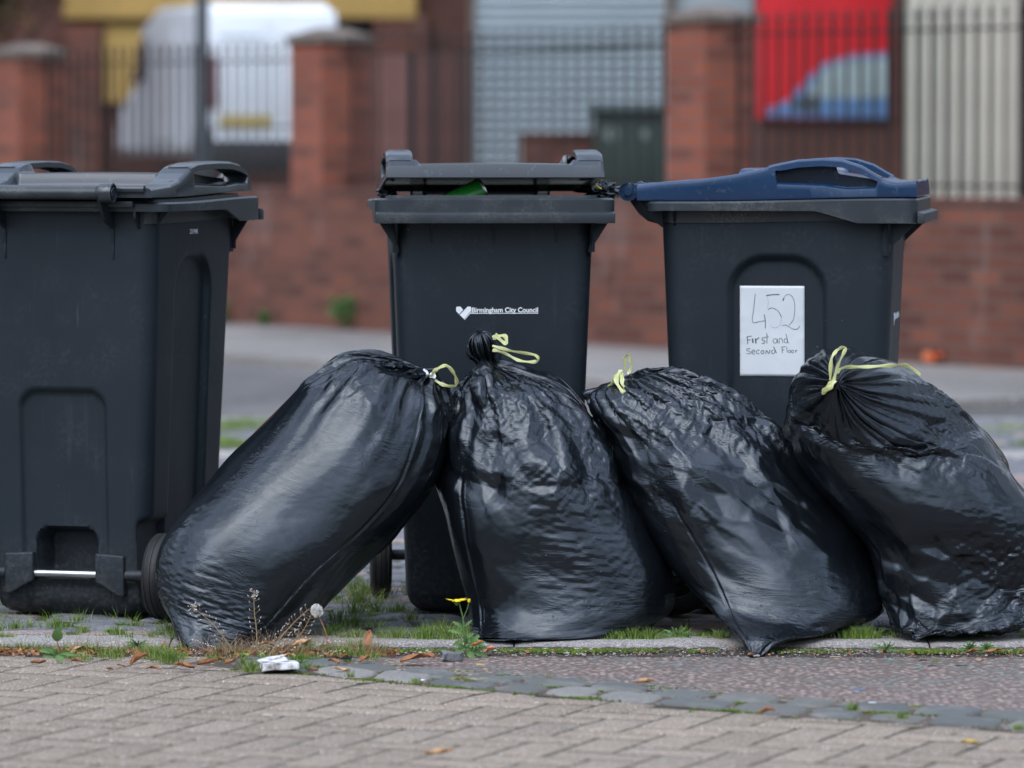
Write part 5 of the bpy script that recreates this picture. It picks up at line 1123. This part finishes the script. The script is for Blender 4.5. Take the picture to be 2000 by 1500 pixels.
def pebbles(name, n, area, mat, seed, r0=.0015, r1=.005):
    rg = np.random.default_rng(seed); V = []; F = []
    O = [(1, 0, 0), (-1, 0, 0), (0, 1, 0), (0, -1, 0), (0, 0, 1), (0, 0, -1), (.6, .6, .5), (-.6, .6, .5), (.6, -.6, .5), (-.6, -.6, .5)]
    FF = [(4, 6, 7), (4, 7, 9), (4, 9, 8), (4, 8, 6), (6, 0, 2), (7, 2, 1), (9, 1, 3), (8, 3, 0), (6, 2, 7), (7, 1, 9), (9, 3, 8), (8, 0, 6), (0, 5, 2), (2, 5, 1), (1, 5, 3), (3, 5, 0)]
    for k in range(n):
        x, y, z = area(rg); r_ = r0 + (r1 - r0) * rg.random() ** 3; a = rg.uniform(0, 6.28); b = len(V); sc = (r_ * rg.uniform(.7, 1.5), r_, r_ * rg.uniform(.4, .8))
        for v in O:
            vx_, vy_, vz_ = v[0] * sc[0] * rg.uniform(.8, 1.2), v[1] * sc[1], v[2] * sc[2]; V.append((x + vx_ * math.cos(a) - vy_ * math.sin(a), y + vx_ * math.sin(a) + vy_ * math.cos(a), z + vz_ + r_ * .2))
        F += [tuple(i + b for i in f) for f in FF]
    o = link(name, pymesh(name, V, F), mat, smooth=False); return o
def ga(rg):
    x = rg.uniform(-1.6, 2.0); y = KB(x) - KW - .015 - abs(rg.normal(0, .06)); return x, y, ZR + .007 + max(0, .007 * (1 - (KB(x) - KW - y) / .1))
pm_ = leafmat('mixed_grit', [(.2, (.08, .06, .05)), (.45, (.2, .15, .13)), (.6, (.3, .26, .24)), (.75, (.5, .48, .45)), (.8, (.1, .09, .08))], .8, sc=90)
tag(pebbles('grit', 2600, ga, pm_, 6), 'loose grit and small stones along the gutter', 'grit', kind='stuff')
# ------------------------------------------------------------------ dead leaves
def leaf(px, py, size, label, cat='leaf', mat=None, rot=0, tilt=0, curl=.5, seed=0, z=None, long=1.6, stand=0, name='dry_leaf', group='fallen leaves in the gutter'):
    size *= .86
    rg = random.Random(seed * 31 + 7); g_ = G(px, py, ZR + .01 if z is None else z); zz = g_.z
    if z is None and g_.y > KB(g_.x) - KW - .01:
        if py < 1266: g_ = G(px, py, .004); zz = .004
        else: g_.y = KB(g_.x) - KW - .02
    V = []; F = []; nu, nv = 12, 8; L = size / 842.0; W_ = L / long; ser = rg.uniform(0, 6)
    for i in range(nu + 1):
        u = i / nu; w_ = W_ * .5 * (math.sin(math.pi * min(1, u * .97 + .02)) ** .75) * (1 + .16 * math.sin(u * 17 + ser) + .08 * math.sin(u * 37))
        for j in range(nv + 1):
            v = j / nv * 2 - 1; th = v * curl * 2.0; rr = w_ / max(.3, curl * 2.0)
            yy = math.sin(th) * rr; z_ = (1 - math.cos(th)) * rr + .10 * L * math.sin(u * 3 + ser) + .012 * L * math.sin(v * 9 + u * 14) - .008 * L * abs(math.cos(v * 1.57)) * 0
            z_ += .05 * L * math.cos(u * 9 + v * 5 + ser)
            V.append(((u - .5) * L, yy, z_))
    for i in range(nu):
        for j in range(nv): a = i * (nv + 1) + j; F.append((a, a + 1, a + nv + 2, a + nv + 1))
    Mx = Matrix.Rotation(R(rot), 4, 'Z') @ Matrix.Rotation(R(stand), 4, 'Y') @ Matrix.Rotation(R(tilt), 4, 'X'); V = [Mx @ Vector(v) for v in V]; mz = min(v.z for v in V); V = [(v.x, v.y, v.z - mz) for v in V]
    me = pymesh(name, V, F); o = link(name, me, mat or M['dryleaf'], None, (g_.x, g_.y, zz)); md = o.modifiers.new('t', 'SOLIDIFY'); md.thickness = .0006
    tag(o, label, cat, group); return o
LV = [(360, 1306, 42, 'star-shaped brown leaf on the paving edge under the long sack', dict(rot=5, curl=.35, long=1.2)),
 (405, 1298, 48, 'long rolled orange-brown leaf right of the star-shaped one', dict(rot=28, curl=.95, long=1.9)),
 (450, 1296, 34, 'dark curled leaf by the foot of the long sack', dict(rot=50, curl=.8)),
 (272, 1300, 46, 'upright folded brown leaf in the grass left of the long sack', dict(rot=35, curl=.9, stand=-35)),
 (236, 1302, 18, 'tiny orange leaf right of the leafy dock weed', dict(rot=10, curl=.5)),
 (165, 1272, 52, 'pale orange leaf on grass beside the dock weed', dict(rot=12, curl=.4, long=2.6, mat='p')),
 (75, 1296, 34, 'reddish leaf at the paving edge, leftmost', dict(rot=20, curl=.6)),
 (150, 1294, 26, 'small curled leaf at the foot of the dock weed', dict(rot=-15, curl=.7)),
 (300, 1308, 30, 'flat dull red leaf touching the left paving', dict(rot=-10, curl=.3)),
 (215, 1308, 22, 'dark red scrap of leaf on left paving edge', dict(rot=60, curl=.5)),
 (590, 1262, 46, 'big tan curled leaf below the dandelion clock', dict(rot=30, curl=.7, mat='p', stand=-20)),
 (560, 1272, 44, 'brown leaf leaning on the dry weed stems', dict(rot=-12, curl=.5)),
 (565, 1285, 32, 'pale tan leaf just behind the white carton', dict(rot=5, curl=.5, mat='p')),
 (522, 1262, 30, 'orange leaf by the sack foot in dried weeds', dict(rot=14, curl=.4)),
 (720, 1272, 50, 'tall brown leaf standing on edge against the kerb', dict(rot=80, curl=.5, stand=-70, long=2.4)),
 (712, 1292, 34, 'bent brown leaf at the base of the standing leaf', dict(rot=55, curl=.7)),
 (652, 1296, 30, 'small brown leaf right of the white carton', dict(rot=-35, curl=.6)),
 (668, 1311, 36, 'thin pale leaf on the first border setts', dict(rot=-4, curl=.4, mat='p', long=2.6)),
 (815, 1294, 74, 'broad flat brown leaf lying in the grit by the stone', dict(rot=4, curl=.25, long=2.2)),
 (612, 1310, 22, 'little rust coloured leaf in front of the white carton', dict(rot=-20, curl=.5)),
 (480, 1285, 26, 'yellow-green curled leaf left of the white carton', dict(rot=-50, curl=.8, mat='g')),
 (500, 1244, 60, 'tan leaf under the right edge of the long sack', dict(rot=8, curl=.4, mat='p')),
 (1260, 1334, 38, 'orange-brown folded leaf lying on the chipped road', dict(rot=10, curl=.8, mat='p')),
 (1900, 1276, 30, 'brown curled leaf in the gutter under the right weeds', dict(rot=-25, curl=.7)),
 (1940, 1276, 36, 'reddish flat leaf in the gutter near the right edge', dict(rot=8, curl=.3)),
 (1915, 1292, 26, 'orange strip of leaf below the right gutter weeds', dict(rot=-14, curl=.4, long=3, mat='p')),
 (1497, 1394, 34, 'dark curled leaf on a border sett', dict(rot=-20, curl=.8)),
 (858, 1474, 52, 'blurred tan leaf lying on the front paving', dict(rot=-8, curl=.5, mat='p', long=2.2)),
 (1895, 1454, 34, 'small yellow leaf on the paving at lower right', dict(rot=-6, curl=.6, mat='y')),
 (1190, 1228, 44, 'brown leaf in the dark between the two middle sacks', dict(rot=5, curl=.4, long=2.6)),
 (893, 1236, 22, 'orange leaf bit behind the yellow-flowered weed', dict(rot=30, curl=.6)),
 (430, 1292, 26, 'rust leaf tucked under the long sack tip', dict(rot=-30, curl=.7)), (322, 1268, 20, 'small upright brown leaf in the grass by the kerb crack', dict(rot=70, curl=.6, stand=-50))]
mm_ = {'p': M['paleleaf'], 'g': leafmat('olive_leaf', [(.3, (.2, .28, .05)), (.8, (.35, .4, .1))], sc=20), 'y': simple('ochre_leaf', (.5, .34, .06), .6, scale=30)}
for i, (px, py, sz, lab, kw) in enumerate(LV):
    kw = dict(kw); kw['mat'] = mm_.get(kw.get('mat')); leaf(px, py, sz, lab, seed=i, **kw)
# leaf litter too fine to count
def lit(rg):
    x = rg.uniform(-1.15, -.25) if rg.random() < .93 else rg.uniform(-.3, 1.3); y = KB(x) - KW - .01 - abs(rg.normal(0, .05)); return x, y, ZR + .008
def crumbs(n, seed):
    rg = np.random.default_rng(seed); V = []; 
    for k in range(n):
        x, y, z = lit(rg); s_ = rg.uniform(.002, .011); a = rg.normal(0, 1, 3); a[2] *= .35; a /= np.linalg.norm(a); b = np.cross(a, rg.normal(0, 1, 3)); b /= np.linalg.norm(b); c = np.array([x, y, z + s_ * .4])
        V += [c - a * s_, c + b * s_ * .5, c + a * s_, c - b * s_ * .4]
    return link('leaf_litter', npmesh('leaf_litter', V, np.arange(4 * n).reshape(n, 4)), M['dryleaf'], smooth=False)
tag(crumbs(2600, 12), 'fine brown leaf crumbs along the gutter', 'leaf litter', kind='stuff')
# ------------------------------------------------------------------ litter and single stones
g_ = G(546, 1308, ZR + .008); t = empty('flattened_carton', (g_.x, g_.y, g_.z), R(6)); tag(t, 'dirty white crushed carton lying at the edge of the paving', 'carton')
def rough_box(w_, d_, h_, seed, n=10, j=.0016):
    rg = random.Random(seed); bm = bmesh.new(); bmesh.ops.create_cube(bm, size=1); bmesh.ops.subdivide_edges(bm, edges=bm.edges, cuts=n, use_grid_fill=True)
    for v in bm.verts:
        v.co = Vector((v.co.x * w_, v.co.y * d_, (v.co.z + .5) * h_)); q = v.co * 38; v.co += Vector((mn.noise(q), mn.noise(q + Vector((9, 0, 0))), mn.noise(q + Vector((0, 9, 0))))) * j * 2.4
        v.co.z += .006 * mn.noise(v.co * 14 + Vector((seed, 0, 0))); v.co.z = max(v.co.z, 0)
    me = bpy.data.meshes.new('b'); bm.to_mesh(me); bm.free(); return me
def dirty_white():
    m = NM('dirty_white_card'); m.set('Base Color', m.ramp(m.noise(34, 5, .65), [(.38, (.12, .11, .10)), (.5, (.5, .5, .5)), (.6, (.72, .73, .76))])); m.set('Roughness', .7); m.bump(m.noise(60, 4), .5, .004); return m.m
dw = dirty_white(); link('card_shell', rough_box(.078, .085, .016, 3), dw, t)
l_ = link('torn_flap', rough_box(.06, .05, .003, 5), dw, t, (-.012, .02, .0165)); l_.rotation_euler = (R(4), R(-5), R(12))
g_ = G(884, 1290, ZR + .004); o = link('stone', rough_box(.045, .04, .021, 8, j=.003), M['sett'], None, (g_.x, g_.y, g_.z)); tag(o, 'grey rough stone at the kerb left of the yellow-flowered weed', 'stone')
for px, py, s_, lb in ((957, 1276, 18, 'bright orange petal right of the yellow-flowered weed'), (932, 1262, 20, 'orange petal tangled in the yellow-flowered weed leaves')):
    leaf(px, py, s_ * 1.3, lb, cat='petal', mat=M['orange'], rot=5, curl=.5, long=1.1, stand=-30, seed=px, name='petal', group='orange petals by the weed')
def bar_bit(name, px, py, L, r_, rot, mat, label, cat='litter'):
    g_ = G(px, py, ZR + .008); g = MB(); g.tube([(-L / 2, 0, r_), (-L * .1, .001, r_ * 1.1), (L / 2, 0, r_)], [r_ * .8, r_, r_ * .6], 8, flat=.6); o = g.build(name, mat, None, smooth=True, loc=(g_.x, g_.y, g_.z)); o.rotation_euler.z = R(rot); tag(o, label, cat); return o
blk = M['rubber']; tq = simple('turquoise_plastic', (.03, .35, .28), .4); bl = simple('blue_plastic_strip', (.04, .2, .5), .4); wo = simple('pale_stick', (.5, .4, .3), .7)
bar_bit('blue_strip', 1677, 1347, .026, .0016, -4, bl, 'thin bright blue plastic strip on the chipped road'); bar_bit('plastic_bit', 1740, 1292, .011, .003, 10, tq, 'turquoise plastic bit in the gutter below the small green weed'); bar_bit('plastic_bit', 1794, 1306, .011, .0028, -5, tq, 'turquoise plastic bit on the chipped road, nearer the right')
bar_bit('black_stub', 1803, 1292, .017, .0026, 6, blk, 'black stub in the gutter by the moss patch'); bar_bit('black_stub', 1821, 1303, .019, .0026, -3, blk, 'black stub on the road just below the moss patch'); bar_bit('black_stub', 1877, 1302, .024, .0022, 4, blk, 'longest black stub, under the curled gutter leaves')
bar_bit('twig', 1632, 1284, .024, .0016, -8, wo, 'short pale twig in the gutter right of the pointed sack', 'twig'); bar_bit('twig', 1688, 1390, .034, .0016, 14, M['straw'], 'thin twig on a border sett beside a grass tuft', 'twig')
bar_bit('yellow_strip', 938, 1299, .018, .0016, 3, M['yellow'], 'yellow strip lying beside the border setts')
bar_bit('white_chip', 826, 1331, .008, .003, 20, M['print'], 'white chip on the border setts, lower left'); bar_bit('white_chip', 1704, 1374, .016, .0018, 0, M['print'], 'thin white chip on the border setts, lower right')
# yellow paint streaks on one sett
mpaint = simple('yellow_road_paint', (.6, .45, .1), .7, var=.4, scale=80)
ys_ = MB()
for i in range(26):
    rr_ = random.Random(i); g_ = G(872 + rr_.uniform(0, 82), 1310 + rr_.uniform(0, 20), ZR + .0125); a_ = rr_.uniform(-.4, .6); l_ = rr_.uniform(.002, .012); w_ = rr_.uniform(.0012, .003)
    ys_.add([(g_.x - l_, g_.y - w_, g_.z), (g_.x + l_ * .3, g_.y - w_ * 1.3, g_.z), (g_.x + l_, g_.y + l_ * a_, g_.z), (g_.x - l_ * .4, g_.y + w_, g_.z)], [(0, 1, 2, 3)])
o = ys_.build('paint_marks', mpaint); tag(o, kind='structure')
# ------------------------------------------------------------------ weeds with a shape of their own
def blade_leaf(mb, base, tip, wid, bend=.2, lobes=0, n=9, side=None):
    base, tip = Vector(base), Vector(tip); ax = tip - base; L = ax.length; ax.normalize(); sd_ = side or ax.cross(Vector((.15, -1, .25))); sd_ = sd_.normalized(); up = sd_.cross(ax).normalized(); V = []
    for i in range(n + 1):
        u = i / n; w_ = wid * math.sin(math.pi * (u * .93 + .05)) ** .8 * (1 + (lobes and .45 * math.cos(u * lobes * 6.28)))
        c = base + ax * L * u + up * L * bend * u * (1 - u) * 2 - Vector((0, 0, L * bend * u * u * .6)); V += [c - sd_ * w_ + up * w_ * .35, c, c + sd_ * w_ + up * w_ * .35]
    F = []
    for i in range(n): a = i * 3; F += [(a, a + 1, a + 4, a + 3), (a + 1, a + 2, a + 5, a + 4)]
    mb.add(V, F)
def plant(name, px, py, label, cat='weed', z=None, fwd=0.0):
    g_ = G(px, py, ZR + .006 if z is None else z); yk = KB(g_.x) - KW - .03
    if z is None and g_.y > yk: g_.y = yk
    g_.y -= fwd; q0 = g_ - cam.location; F_ = Vector((0, math.cos(PITCH), -math.sin(PITCH))); U_ = Vector((0, math.sin(PITCH), math.cos(PITCH))); py = 750 - FPX * q0.dot(U_) / q0.dot(F_); g_.x = (px - 1000) / FPX * q0.dot(F_); t = empty(name, (g_.x, g_.y, g_.z)); tag(t, label, cat); s_ = (D0 + g_.y) / FPX
    def L(x, y, dy=0.0): return Vector(((x - px) * s_, dy, (py - y) * s_))
    return t, L
# yellow-flowered weed
t, L = plant('flowering_weed', 912, 1282, 'upright green weed with a yellow flower and a bud at the kerb')
g = MB(); g.tube([L(912, 1282), L(906, 1240), L(904, 1205), L(897, 1178)], [.0028, .0022, .0018, .0014], 8); g.tube([L(905, 1208), L(912, 1190), L(916, 1176)], [.0014, .0012, .001], 7); g.tube([L(912, 1275), L(925, 1255), L(936, 1240)], .0013, 6)
g.build('stem', M['weed'], t, smooth=True)
rg2 = random.Random(5)
for (b0, t0, w_) in (((905, 1228), (884, 1210), .004), ((905, 1225), (922, 1208), .003), ((905, 1238), (875, 1228), .004), ((906, 1246), (926, 1235), .005), ((908, 1252), (884, 1258), .006), ((908, 1250), (932, 1248), .006), ((910, 1262), (882, 1275), .008), ((912, 1262), (944, 1252), .007), ((914, 1268), (952, 1262), .007), ((914, 1265), (936, 1235), .007), ((914, 1272), (955, 1280), .006), ((910, 1270), (890, 1250), .006), ((912, 1276), (930, 1284), .007), ((912, 1258), (904, 1232), .005), ((918, 1270), (948, 1248), .006)):
    g = MB(); dy = rg2.uniform(-.025, .015); blade_leaf(g, L(*b0), L(*t0, dy), w_, .2, 4.5, 14); g.build('leaf', M['weed'], t, smooth=True)
fl = MB(); c0 = L(892, 1172)
for q_ in range(15):
    a_ = q_ * 2 * math.pi / 15 + .1; d_ = Vector((math.cos(a_), math.sin(a_), .12 * math.sin(a_ * 2.3))); blade_leaf(fl, c0 + d_ * .003, c0 + d_ * (.023 + .003 * math.sin(q_ * 2.1)), .0028, -.12, 0, 5, side=Vector((-d_.y, d_.x, 0)))
fl.lathe([(.001, .003), (.005, .0025), (.006, 0), (.005, -.003)], Matrix.Translation(c0) @ Matrix.Rotation(R(-90), 4, 'Y'), 14); fo = fl.build('flower', M['yellow'], t, smooth=True)
g = MB(); g.lathe([(.0055, 0), (.005, -.004), (.002, -.008)], Matrix.Translation(c0 - Vector((0, 0, .003))) @ Matrix.Rotation(R(-90), 4, 'Y'), 12); g.build('calyx', M['weed'], t, smooth=True)
c1 = L(916, 1172); g = MB(); g.lathe([(.0005, .004), (.003, .0035), (.0036, 0), (.0025, -.004)], Matrix.Translation(c1) @ Matrix.Rotation(R(-90), 4, 'Y'), 12); g.build('bud', M['yellow'], t, smooth=True)
# dandelion clock
t, L = plant('dandelion_clock', 640, 1262, 'white dandelion seed head on a reddish stem by the long sack', fwd=.07)
g = MB(); g.tube([L(640, 1262), L(638, 1240), L(630, 1218), L(620, 1198)], [.0016, .0014, .0013, .001], 7); g.build('stem', M['redstem'], t, smooth=True)
g = MB(); c0 = L(619, 1192); rr_ = random.Random(3)
for k_ in range(230):
    u, v = rr_.uniform(-1, 1), rr_.uniform(0, 6.28); q_ = math.sqrt(1 - u * u); d_ = Vector((q_ * math.cos(v), q_ * math.sin(v), u)); e_ = d_.cross(Vector((.3, .5, .8))).normalized() * .00045; r_ = .0145 * rr_.uniform(.75, 1.05)
    if d_.x > .45 and d_.z > -.2 and rr_.random() < .7: continue
    g.add([c0 + d_ * .002 - e_, c0 + d_ * .002 + e_, c0 + d_ * r_ + e_, c0 + d_ * r_ - e_], [(0, 1, 2, 3)])
    for q2 in range(4):
        w2 = d_.cross(Vector((math.cos(q2 * 1.57 + v), math.sin(q2 * 1.57), .3))).normalized() * .0034; g.add([c0 + d_ * r_ * .93, c0 + d_ * r_ + w2, c0 + d_ * r_ * 1.04 + w2 * .6], [(0, 1, 2)])
g.build('seed_head', M['fluff'], t)
# dock weed at the left
t, L = plant('dock_weed', 112, 1292, 'broad-leaved green weed with one upright oval leaf, far left')
g = MB(); g.tube([L(112, 1292), L(114, 1268), L(112, 1248)], [.002, .0018, .0012], 7); g.build('stem', M['redstem'], t, smooth=True)
for b0, t0, w_, bd in (((112, 1252), (113, 1222), .012, .1), ((112, 1248), (122, 1212), .005, .1), ((112, 1275), (76, 1262), .007, .3), ((112, 1278), (84, 1276), .008, .25), ((113, 1276), (122, 1292), .010, .1), ((114, 1278), (158, 1270), .004, .4), ((112, 1280), (98, 1262), .007, .3)):
    g = MB(); blade_leaf(g, L(*b0), L(*t0, -.012), w_, bd, 0, 12); g.build('leaf', M['weed'], t, smooth=True)
# small weeds
def small_weed(px, py, sz, label, n=8, z=None, seed=1, mat=None):
    t, L = plant('small_weed', px, py, label, z=z); r2 = random.Random(seed)
    for k_ in range(n):
        a_ = -80 + 160 * k_ / (n - 1) + r2.uniform(-10, 10); l_ = sz * r2.uniform(.7, 1.1); g = MB(); blade_leaf(g, L(px, py), L(px + l_ * math.sin(R(a_)), py - l_ * math.cos(R(a_)) * .8 - 3, r2.uniform(-.02, .01)), .0026, .25, 3.5, 12); g.build('leaf', mat or M['weed'], t, smooth=True)
small_weed(1730, 1270, 30, 'pale green lobed weed growing from the kerb face at right', 6, seed=2); small_weed(1320, 1244, 30, 'feathery green weed behind the kerb left of the pointed sack', 9, z=0.0, seed=5); small_weed(268, 1262, 26, 'light green sprig against the kerb near its crack', 6, seed=7)
small_weed(1893, 1268, 26, 'wilted weed in the right gutter, left of the pair', 7, seed=8); small_weed(1926, 1268, 26, 'wilted weed in the right gutter, right of the pair', 7, seed=9); small_weed(586, 1298, 18, 'tiny clover-like weed right of the white carton', 6, seed=11); small_weed(1252, 1247, 16, 'low leafy weed behind the kerb between the middle sacks', 8, z=0.0, seed=12); small_weed(600, 1262, 24, 'ragged weed leaf clump below the seed head', 7, seed=14)
small_weed(238, 1224, 18, 'lobed weed among the setts beside the left bin wheel', 6, z=0.0, seed=15); small_weed(212, 1236, 12, 'small rosette weed behind the kerb in front of the left bin', 6, z=0.0, seed=17)
t, L = plant('grass_sprig', 1895, 1243, 'single bent grass stalk with a yellowish tip before the rightmost sack', z=0.0)
g = MB(); g.tube([L(1895, 1243), L(1908, 1225), L(1925, 1203)], [.001, .0009, .0006], 6); blade_leaf(g, L(1918, 1212), L(1930, 1196), .0022, .1); g.build('stalk', M['grass'], t, smooth=True)
# dried seed-pod stems
def dried(px, py, path, label, seed, n=16, tuft_end=True):
    t, L = plant('dried_weed', px, py, label, fwd=.05); r2 = random.Random(seed); q = catm([L(*p) for p in path], 8); g = MB(); g.tube(q, [.0010 * (1 - .6 * i / len(q)) + .0003 for i in range(len(q))], 6)
    pods = MB(); L0 = len(q)
    for k_ in range(n):
        i = int(L0 * (.25 + .72 * k_ / n)); i = min(i, L0 - 2); d_ = (q[i + 1] - q[i]).normalized(); sd_ = d_.cross(Vector((0, -1, 0))).normalized() * (1 if k_ % 2 else -1); e_ = q[i] + sd_ * r2.uniform(.008, .013) + d_ * r2.uniform(.003, .008) + Vector((0, r2.uniform(-.006, .006), 0)); g.tube([q[i], (q[i] + e_) / 2 + d_ * .001, e_], .0003, 4); blade_leaf(pods, e_, e_ + (d_ * .8 + sd_ * .3).normalized() * .0045, .0008, .1, 0, 4)
    if tuft_end:
        for k_ in range(26): v_ = Vector((r2.uniform(-1, 1), r2.uniform(-1, 1), r2.uniform(-.6, 1))).normalized() * r2.uniform(.004, .011); g.tube([q[-1], q[-1] + v_], .00025, 3); blade_leaf(pods, q[-1] + v_, q[-1] + v_ * 1.3, .0011, .1, 0, 3)
    g.build('stem', M['straw'], t, smooth=True); pods.build('seed_pods', M['podsil'], t, smooth=True)
dried(502, 1268, [(502, 1268), (501, 1230), (497, 1195), (496, 1158)], 'thin upright dried weed in front of the long sack', 1, 14)
dried(455, 1272, [(455, 1272), (432, 1238), (405, 1208), (376, 1186)], 'thin dried weed arching left across the long sack', 2, 14)
dried(520, 1292, [(520, 1292), (545, 1250), (575, 1215), (605, 1188)], 'dried weed leaning right towards the seed head', 3, 22, False)
dried(530, 1296, [(530, 1296), (565, 1262), (590, 1235), (606, 1205)], 'lower dried weed leaning right behind the white carton', 4, 20, False)
dried(470, 1290, [(470, 1290), (500, 1270), (540, 1248), (570, 1222)], 'dense dried weed spreading from the sack foot', 5, 24, False)
dried(385, 1262, [(445, 1278), (420, 1275), (400, 1268), (376, 1258)], 'dried weed lying across the foot of the long sack', 6, 22, False)
dried(650, 1290, [(700, 1268), (672, 1262), (645, 1262), (622, 1270)], 'dried weed sprawling on the kerb right of the seed head', 7, 18, False)
